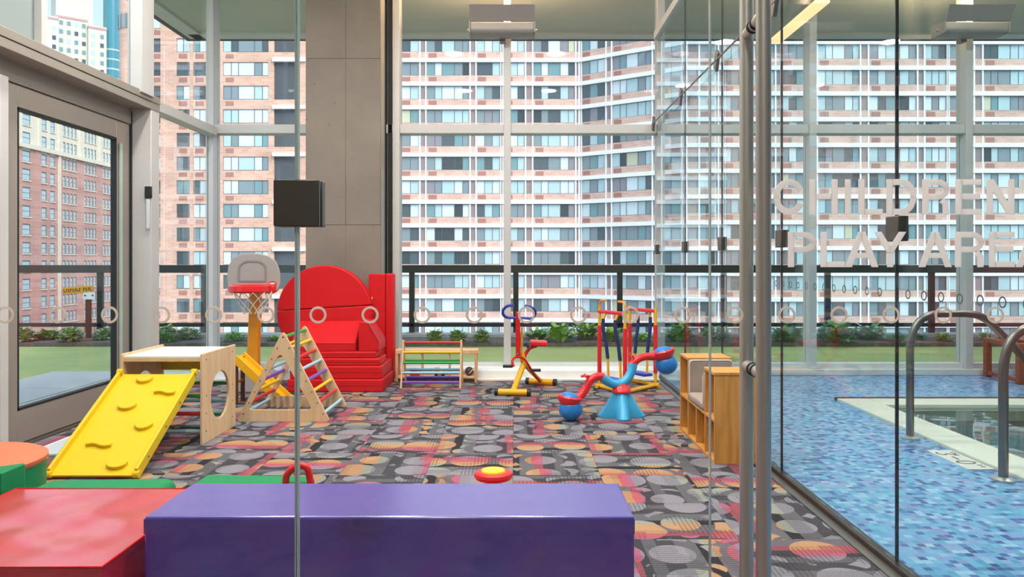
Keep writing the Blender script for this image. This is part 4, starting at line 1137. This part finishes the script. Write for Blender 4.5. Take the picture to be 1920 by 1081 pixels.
t = thing('foam_wedge', 'red foam wedge with sloping front on the red pile', 'foam block', (-1.8, 7.3, .375), gm)
MB().prism([(7.13, .375), (7.13, .45), (7.38, .64), (7.455, .64), (7.455, .375)], YZ, -2.11, -1.505).build('cover', 'vinyl_red_deep', t, bevel=.008)
MB().box(-2.108, -1.507, 7.1285, 7.132, .447, .451).build('seam', 'mat_seam', t)
t = thing('foam_wedge', 'red house shaped foam block beside the sloping red wedge', 'foam block', (-1.38, 7.35, .375), gm)
MB().prism([(-1.475, .375), (-1.284, .375), (-1.284, .46), (-1.394, .652), (-1.475, .652)], XZ, 7.13, 7.50).build('cover', 'vinyl_red_deep', t, bevel=.008)
MB().tube([(-1.284, 7.128, .46), (-1.394, 7.128, .652)], .003, 6).build('piping', 'mat_seam', t)
t = thing('foam_disc', 'big round red foam disc standing behind the red wedges', 'foam disc', (-1.896, 7.6, .243), gm)
dc, dz, dR = -1.90, .713, .47
ta = math.radians(3.5)
def half(s_):
    pts = [(dc+dR*math.cos(a), dz+dR*math.sin(a)) for a in [ta+s_*math.pi*i/24 for i in range(25)]]
    off = .045; nx1, nz1 = -math.sin(ta)*off, math.cos(ta)*off
    # seam a little above the centre
    n = []
    for i in range(49):
        a = 2*math.pi*i/48; x_, z_ = dc+dR*math.cos(a), dz+dR*math.sin(a)
        dd = (x_-dc)*-math.sin(ta)+(z_-dz)*math.cos(ta)-off
        if dd*s_ > .004: n.append((x_, z_))
    cx_ = math.sqrt(dR*dR-off*off)
    e1 = (dc+cx_*math.cos(ta)+nx1, dz+cx_*math.sin(ta)+nz1+.003*s_); e2 = (dc-cx_*math.cos(ta)+nx1, dz-cx_*math.sin(ta)+nz1+.003*s_)
    ang = lambda p: math.atan2(p[1]-e1[1]*.5-e2[1]*.5, p[0]-dc)
    n = sorted(set(n), key=lambda p: (math.atan2(p[1]-dz, p[0]-dc)-(0 if s_ > 0 else math.pi)) % (2*math.pi))
    return ([e1]+n+[e2]) if s_ > 0 else ([e2]+n+[e1])
MB().prism(half(1), XZ, 7.52, 7.67).build('upper_half', 'vinyl_red_deep', t, bevel=.012, bseg=3)
MB().prism(half(-1), XZ, 7.52, 7.67).build('lower_half', 'vinyl_red_deep', t, bevel=.012, bseg=3)
MB().box(dc-dR+.03, dc+dR-.03, 7.54, 7.65, dz+.03, dz+.06).build('hinge', 'mat_seam', t)
t = thing('folding_mat', 'tall red folded mat standing against the concrete column', 'folding mat', (-1.36, 7.76, 0), gm)
MB().box(-1.49, -1.325, 7.695, 7.835, 0, 1.095).build('panel', 'vinyl_red_deep', t, bevel=.01)
MB().box(-1.322, -1.236, 7.70, 7.835, 0, 1.10).build('panel', 'vinyl_red_deep', t, bevel=.02)
MB().box(-1.47, -1.45, 7.688, 7.697, .84, .86).build('snap', 'net_white', t)

# ------------------------------------------------------------------ rainbow ladder and toy table
ra = thing('rung_ladder', 'small pine A-frame ladder with rainbow dowels by the window', 'toy ladder', (-.81, 7.45, 0))
for x in (-1.10, -.53):
    MB().prism([(7.28, 0), (7.315, 0), (7.46, .40), (7.46, .45), (7.43, .45), (7.425, .40)], YZ, x-.009, x+.009).build('leg', 'pine', ra, bevel=.003)
    MB().prism([(7.605, 0), (7.64, 0), (7.485, .40), (7.485, .44), (7.462, .44), (7.462, .40)], YZ, x-.009, x+.009).build('leg', 'pine', ra, bevel=.003)
for y, z, c in ((7.448, .425, 'red'), (7.41, .333, 'yellow'), (7.375, .235, 'green'), (7.345, .142, 'ltblue'), (7.315, .055, 'purple'), (7.535, .235, 'green'), (7.57, .142, 'blue'), (7.60, .06, 'indigo')):
    MB().tube([(-1.092, y, z), (-.538, y, z)], .0125, 12).build('dowel', 'rung_'+c, ra)
tb = thing('toy_table', 'low pine toy table with a shelf behind the rainbow ladder', 'table', (-.79, 7.75, 0))
MB().box(-1.215, -.375, 7.665, 7.845, .285, .325).build('table_top', 'pine', tb, bevel=.004)
MB().box(-1.20, -.39, 7.67, 7.84, .035, .055).build('shelf', 'pine', tb, bevel=.003)
for x in (-1.2, -.4):
    for y in (7.675, 7.815): MB().box(x-.012, x+.012, y-.012+.006, y+.012+.006, 0, .285).build('leg', 'pine', tb, bevel=.002)
for x in (-.95, -.67): MB().box(x-.006, x+.006, 7.68, 7.82, .055, .285).build('divider', 'pine', tb)
tag(MB().box(-1.07, -.98, 7.69, 7.77, .055, .13).build('toy_block', 'plastic_red', bevel=.008), 'red toy block on the shelf of the pine table', 'toy')
t = thing('toy_truck', 'small multicoloured toy truck on the pine table shelf', 'toy', (-.77, 7.73, .055))
MB().box(-.82, -.72, 7.70, 7.76, .075, .10).build('chassis', 'rung_green', t, bevel=.004); MB().box(-.82, -.775, 7.70, 7.76, .10, .14).build('cab', 'plastic_orange', t, bevel=.006); MB().box(-.77, -.72, 7.70, 7.76, .10, .125).build('bed', 'plastic_yellow', t, bevel=.004)
for x in (-.805, -.735):
    for y in (7.695, 7.755): MB().tube([(x, y, .0695), (x, y+.01, .0695)], .0145, 12).build('wheel', 'plastic_black', t)
t = thing('toy_ball', 'dark brown and white toy ball on the pine table shelf', 'ball', (-.47, 7.75, .055))
mat('ball_brown', '4a3330', .5)
MB().ball((-.47, 7.75, .10), .045, 20, 12).build('shell', 'ball_brown', t)
MB().tube([(-.47+.0455*math.cos(a)*.7+.018, 7.75+.0455*math.sin(a)-.0, .10+.0455*math.cos(a)*.7) for a in [2*math.pi*i/24 for i in range(24)]], .005, 6, closed=True).build('stripe', 'net_white', t)

# ------------------------------------------------------------------ child exercise bike
bk = thing('exercise_bike', 'child exercise bike with amber feet, red post and blue handlebars', 'exercise bike', (.06, 7.15, 0))
def bar(p, q_, r, nm, m, caps=True):
    o = MB().tube([p, q_], r, 14).build(nm, m, bk)
    if caps:
        d = (q_-p).normalized()
        for e_, s_ in ((p, -1), (q_, 1)):
            MB().tube([e_+d*s_*-.012, e_+d*s_*.022], r*1.12, 14).build('end_cap', 'plastic_black', o)
    return o
fz = .035
f0, f1 = Vector((-.165, 6.90, fz)), Vector((.12, 6.86, fz)); r0, r1 = Vector((.13, 7.52, fz)), Vector((.385, 7.44, fz))
bar(f0, f1, .03, 'front_foot', 'amber_paint'); bar(r0, r1, .03, 'rear_foot', 'amber_paint')
hub = W(982, 682, 7.15)
MB().tube([(f0+f1)/2, hub, W(978, 660, 7.15)], [.026, .028, .024], 14).build('main_tube', 'amber_paint', bk)
MB().tube([hub, (r0+r1)/2], .02, 12).build('rear_tube', 'amber_paint', bk)
MB().tube([W(978, 668, 7.14), W(978.5, 613, 7.14)], .011, 10).build('inner_post', 'amber_paint', bk)
MB().box(W(967, 0, 7.1).x, W(975.5, 0, 7.1).x, 7.08, 7.12, W(0, 668, 7.1).z, W(0, 584, 7.1).z).build('upright_post', 'vinyl_red_deep', bk, bevel=.008)
for py in (586, 663): p = W(970.5, py, 7.07); MB().tube([p, p+Vector((0, .014, 0))], .008, 8).build('bolt', 'steel', bk)
MB().tube(smooth_path([W(963, 571.5, 7.0), W(950, 574, 7.03), W(943, 582, 7.06), W(944, 590, 7.08), W(952, 595, 7.1), W(971, 595.5, 7.1), W(985, 596, 7.1), W(997, 596.5, 7.1), W(1003, 590, 7.08), W(1003, 582, 7.06), W(996, 576, 7.03), W(985, 573, 7.0)], 5), .0135, 10).build('handlebar', 'handle_blue', bk)
MB().tube(smooth_path([W(982, 672, 7.18), W(986, 662, 7.2), W(994, 652, 7.22), W(1006, 648, 7.24)]), .017, 10).build('seat_post', 'vinyl_red_deep', bk)
MB().tube([W(985, 643, 7.17), W(992, 652, 7.17)], .014, 8).build('seat_knob', 'foam_navy', bk)
a, b = W(994, 641.5, 7.25), W(1026, 643.5, 7.25)
MB().obox((a+b)/2, (b-a)/2, (0, .075, 0), (0, 0, .024)).build('seat', 'plastic_red', bk, bevel=.014, bseg=3)
ck = MB().tube(smooth_path([W(963, 687, 7.0), W(960.5, 677, 7.02), W(965, 670, 7.05), W(974, 669, 7.08), W(984, 674, 7.1), W(992, 686, 7.12), W(1000, 699, 7.2), W(1012, 714, 7.4)]), .0115, 8).build('crank', 'vinyl_red_deep', bk)
for a_, b_, y in ((943, 961, 6.98), (997, 1014, 7.08)):
    pz = W(0, 686 if a_ < 950 else 693.5, y).z; MB().box(W(a_, 0, y).x, W(b_, 0, y).x, y-.03, y+.03, pz-.011, pz+.011).build('pedal', 'plastic_black', bk, bevel=.004)

# ------------------------------------------------------------------ child air walker
aw = thing('air_walker', 'child air walker with red posts, navy foam arms and blue pedals', 'exercise machine', (1.1, 7.3, 0))
PN = Vector(((1172-VX)/F*6.95, 6.95, 0)); PL = Vector(((1124-VX)/F*7.3, 7.3, 0)); PR = Vector(((1229-VX)/F*7.35, 7.35, 0)); PF = PL+PR-PN
zt = .76
def tb_(pts, r, nm, m, n=10): return MB().tube(pts, r, n).build(nm, m, aw)
up = lambda p, z: Vector((p.x, p.y, z))
for p in (PN, PL, PR, PF):
    tb_([up(p, .02), up(p, zt+.01)], .0145, 'post', 'amber_paint')
    tb_([up(p, .14), up(p, .605)], .0205, 'post_sleeve', 'plastic_red')
def ext(a_, b_, k): d = (b_-a_).normalized(); return [up(a_-d*k, .022), up(b_+d*k, .022)]
for a_, b_ in ((PL, PN), (PF, PR), (PN, PR), (PL, PF)):
    q_ = ext(a_, b_, .05); o = tb_(q_, .019, 'base_bar', 'amber_paint')
for a_, b_ in ((PL, PN), (PF, PR)):
    tb_([up(a_, zt-.02), up(b_, zt-.02)], .0185, 'top_bar', 'plastic_red', 12)
    arms = []
    for t_ in (.26, .74):
        c = a_.lerp(b_, t_); s_ = Vector((.012, 0, 0)) if a_ is PL else Vector((-.008, 0, 0)); top = up(c, zt-.03)
        kn = up(c-s_*2.2, zt-.085); lo_ = up(c+s_*1.5, .30); bt = up(c+s_*2, .12)
        tb_([top, kn], .012, 'arm_joint', 'amber_paint', 8)
        tb_(smooth_path([kn, up(c-s_*2, zt-.2), up(c, .45), lo_]), .017, 'foam_grip', 'foam_navy')
        tb_([lo_, bt], .012, 'arm_rod', 'amber_paint', 8); arms.append(bt)
    d = (arms[1]-arms[0]); c = (arms[0]+arms[1])/2; n_ = Vector((-d.y, d.x, 0)).normalized()
    MB().obox(c+Vector((0, 0, -.012)), d*.62, n_*.055, (0, 0, .014)).build('pedal', 'plastic_royal', aw, bevel=.008)
for p, q_ in ((PL, PN), (PN, PL)):
    d = (q_-p).normalized(); tb_(smooth_path([up(p, zt), up(p, zt+.05), up(p+d*.03, zt+.085), up(p+d*.10, zt+.088)]), .0105, 'hand_rail', 'plastic_orange', 8)

# ------------------------------------------------------------------ rotating seesaw
se = thing('seesaw', 'red and blue plastic seesaw on a sky blue star foot', 'seesaw', (W(1165, 0, 5.95).x, 5.95, 0))
bx_, by_ = W(1165, 0, 5.95).x, 5.95
m = MB()
prof = []
segs = 48
for (z, r) in ((0, .135), (.015, .14), (.10, .10), (.19, .062), (.21, .055)):
    prof.append((z, r))
vs = []; fs = []
for z, r in prof:
    for k in range(segs):
        a = 2*math.pi*k/segs+.5; lob = 1+.34*math.cos(4*a)*(1-z/.3); vs.append((bx_+r*lob*math.cos(a), by_+r*lob*math.sin(a), z))
for i in range(len(prof)-1):
    for k in range(segs): q_ = (k+1) % segs; fs.append((i*segs+k, i*segs+q_, (i+1)*segs+q_, (i+1)*segs+k))
fs.append(tuple(range(segs))[::-1]); fs.append(tuple((len(prof)-1)*segs+k for k in range(segs)))
m.add(vs, fs); m.build('foot', 'plastic_sky', se)
MB().lathe([(.075, .195), (.078, .205), (.065, .235), (.035, .26), (.01, .268)], (bx_, by_, 0), 28).build('pivot_cap', 'plastic_red', se)
def Q(px, py):      # points along the beam: depth runs from 5.80 at the low seat to 6.10 at the high seat
    return W(px, py, 5.80+(px-1070)/180*.30)
MB().tube(smooth_path([Q(1128, 706), Q(1138, 714), Q(1152, 720), Q(1166, 718), Q(1178, 707), Q(1185, 692), Q(1187, 681)]), .035, 14).build('beam', 'plastic_sky', se)
MB().tube(smooth_path([Q(1132, 706), Q(1118, 706), Q(1106, 714), Q(1098, 729), Q(1088, 742), Q(1078, 748)]), .031, 12).build('seat_arm', 'plastic_red', se)
MB().tube(smooth_path([Q(1184, 685), Q(1196, 673), Q(1210, 668), Q(1226, 668), Q(1240, 664)]), .03, 12).build('seat_arm', 'plastic_red', se)
for px, py, tilt in ((1068, 746, -8), (1243, 660, 14)):
    c = Q(px, py); Rm = Matrix.Rotation(math.radians(-tilt), 3, 'Y')
    MB().lathe([(.02, -.05), (.07, -.045), (.092, -.015), (.095, .01), (.085, .02), (.06, .012), (.01, .01)], c, 28, M=Rm).build('seat', 'plastic_red', se)
    m = MB().ball((0, 0, 0), .068, 24, 10, sc=(1, 1, .45)); m.v = [c+Rm @ (p+Vector((0, 0, .014))) for p in m.v]; m.build('seat_pad', 'plastic_blue', se)
MB().ball((Q(1070, 0).x, 5.80, .091), .091, 28, 16, sc=(1, 1, .95)).build('bounce_ball', 'plastic_blue', se)
c = Q(1249, 682); MB().ball(c, .09, 28, 16, sc=(1, 1, .93)).build('bounce_ball', 'plastic_blue', se)
for a_, b_, c_ in (((1112, 706), (1098, 704), (1090, 705)), ((1192, 675), (1184, 666), (1181, 662))):
    MB().tube([Q(*a_), Q(*b_), Q(*c_)], .010, 8).build('grip', 'plastic_red', se)
    p = Q(*b_); MB().tube([p+Vector((0, -.07, 0)), p+Vector((0, .07, 0))], .0095, 8).build('grip', 'plastic_red', se)

# ------------------------------------------------------------------ cubby shelf with cushioned seat
cs = thing('cubby_shelf', 'honey wood cubby shelf bench along the glass partition', 'shelf', (1.35, 5.03, 0))
sx0, sx1 = 1.2, 1.5; Ys = [4.56, 4.795, 5.03, 5.265, 5.50]; th = .016
def sb(nm, *a): return MB().box(*a).build(nm, 'honey_wood', cs, bevel=.002)
sb('base_panel', sx0, sx1, Ys[0], Ys[4]+th, 0, .02); 
sb('middle_shelf', sx0, sx1, Ys[0]+th, Ys[4], .25, .268)
sb('end_panel', sx0, sx1, Ys[0], Ys[0]+th, .02, .535); sb('end_panel', sx0, sx1, Ys[4], Ys[4]+th, .02, .535)
for y in Ys[1:4]: sb('divider', sx0, sx1, y-th/2, y+th/2, .02, .25)
for y in (Ys[1], Ys[3]): sb('divider', sx0, sx1, y-th/2, y+th/2, .268, .535)
sb('top_panel', sx0-.004, sx1+.004, Ys[0]-.004, Ys[1]+th/2, .535, .553); sb('top_panel', sx0-.004, sx1+.004, Ys[3]-th/2, Ys[4]+th+.004, .535, .553)
sb('back_panel', sx1-.006, sx1, Ys[0]+th, Ys[4], .02, .25)
def cushion(nm, lab, x0, x1, y0, y1, z0, z1, pip):
    t = thing(nm, lab, 'cushion', ((x0+x1)/2, (y0+y1)/2, z0), 'taupe cushions on the cubby shelf')
    MB().box(x0, x1, y0, y1, z0, z1).build('cover', 'cushion', t, bevel=.02, bseg=4)
    MB().tube(pip, .0045, 6, closed=True).build('piping', 'cushion_piping', t)
cushion('seat_cushion', 'taupe seat cushion lying in the wooden cubby bench', 1.19, 1.49, Ys[1]+.05, Ys[3]-.06, .269, .325, [(1.195, Ys[1]+.055, .31), (1.485, Ys[1]+.055, .31), (1.485, Ys[3]-.065, .31), (1.195, Ys[3]-.065, .31)])
cushion('back_cushion', 'taupe cushion standing at the far end of cubby bench', 1.195, 1.50, Ys[3]-.055, Ys[3]-.010, .269, .545, [(x_, Ys[3]-.054, z_) for x_, z_ in rpoly([(1.20, .275), (1.495, .275), (1.495, .54), (1.20, .54)], .03)])
cushion('back_cushion', 'taupe cushion standing at the near end of cubby bench', 1.195, 1.495, Ys[1]+.010, Ys[1]+.048, .269, .515, [(x_, Ys[1]+.047, z_) for x_, z_ in rpoly([(1.20, .275), (1.49, .275), (1.49, .51), (1.20, .51)], .03)])

# ------------------------------------------------------------------ hot tub, rails, marker, lounger
tub = thing('hot_tub', 'square sunken hot tub with pale stone coping', 'hot tub', ((TX0+TX1)/2, (TY0+TY1)/2, -.95))
C_ = .28
for a in ((TX0, TX0+C_, TY0, TY1), (TX1-C_, TX1, TY0, TY1), (TX0+C_, TX1-C_, TY0, TY0+C_), (TX0+C_, TX1-C_, TY1-C_, TY1)):
    MB().box(*a, -.12, .022).build('coping', 'stone_coping', tub, bevel=.006)
MB().box(TX0-.01, TX1+.01, TY1, TY1+.03, -.05, .03).build('trim', 'coping_trim', tub)
m = MB()
for a in ((TX0+.1, TX0+C_-.02, TY0+.1, TY1-.1), (TX1-C_+.02, TX1-.1, TY0+.1, TY1-.1), (TX0+.1, TX1-.1, TY0+.1, TY0+C_-.02), (TX0+.1, TX1-.1, TY1-C_+.02, TY1-.1)):
    m.box(*a, -.95, -.12)
m.box(TX0+.1, TX1-.1, TY0+.1, TY1-.1, -.98, -.95)
m.build('basin', 'mosaic_tub', tub)
MB().box(TX0+C_-.005, TX1-C_+.005, TY0+C_-.005, TY1-C_+.005, -.5, -.006).build('water', 'water', tub)
def handrail(Y, lab):
    t = thing('pool_handrail', lab, 'handrail', (2.72, Y, 0), 'pool handrails')
    pts = smooth_path([(2.72, Y, 0), (2.72, Y, .45), (2.725, Y, .66), (2.77, Y, .79), (2.86, Y, .852), (2.98, Y, .86), (3.12, Y, .86), (3.22, Y, .835), (3.33, Y, .74), (3.5, Y, .56), (3.72, Y, .33), (3.9, Y, .15), (3.98, Y, -.06)], 6)
    MB().tube(pts, .0255, 18).build('tube', 'steel_dark', t)
    MB().lathe([(.06, 0), (.06, .012), (.035, .022), (.027, .024)], (2.72, Y, 0), 24).build('flange', 'steel', t)
handrail(5.217, 'stainless pool handrail at the far side of hot tub steps'); handrail(4.22, 'stainless pool handrail next to the depth marker tile')
dm = thing('depth_marker', 'white depth marker tile set beside the hot tub coping', 'depth marker', (2.73, 4.665, 0))
MB().box(2.655, 2.812, 4.44, 4.89, -.004, .004).build('tile', 'tile_white', dm, bevel=.001)
def ink(paths, yc):       # glyph units: u to reader's right (-y), v up (+x)
    m = MB()
    for path in paths:
        pts = [Vector((2.675+v*.115, yc-(u-.5)*.085, .0045)) for u, v in path]
        for a_, b_ in zip(pts[:-1], pts[1:]):
            d = (b_-a_); n_ = Vector((-d.y, d.x, 0)).normalized()*.007
            m.obox((a_+b_)/2, d/2, n_, (0, 0, .0008))
    m.build('numeral', 'ink', dm, smooth=False)
ink([[(.1, .9), (.5, 1), (.9, .8), (.55, .52), (.9, .25), (.5, 0), (.1, .1)]], 4.80)
ink([[(.2, 1), (.2, .75)]], 4.735)
ink([[(.1, .45), (.9, .45)]], 4.69)
ink([[(.5, 1), (.15, .75), (.15, .25), (.5, 0), (.85, .25), (.85, .75), (.5, 1)]], 4.59)
ink([[(.2, 1), (.2, .75)], [(.6, 1), (.6, .75)]], 4.50)

lo_ = thing('lounger', 'teak slatted lounger by the window beside the hot tub', 'lounger', (5.7, 7.8, 0))
lx0, lx1, ly0, ly1 = 5.0, 6.7, 7.50, 8.08
for x in (5.02, 6.62):
    for y in (ly0+.03, ly1-.03): MB().box(x-.03, x+.03, y-.03, y+.03, 0, .40).build('leg', 'teak', lo_, bevel=.004)
for y in (ly0+.03, ly1-.03): MB().box(lx0, lx1, y-.025, y+.025, .36, .41).build('side_rail', 'teak', lo_, bevel=.004)
for x in (5.02, 6.62):
    MB().box(x-.025, x+.025, ly0+.03, ly1-.03, .36, .41).build('cross_rail', 'teak', lo_, bevel=.004)
    MB().box(x-.022, x+.022, ly0+.06, ly1-.06, .02, .06).build('cross_rail', 'teak', lo_, bevel=.004)
for i in range(18):
    x = lx0+.16+i*.085; MB().box(x-.03, x+.03, ly0+.03, ly1-.03, .412, .43).build('slat', 'teak', lo_, bevel=.003)
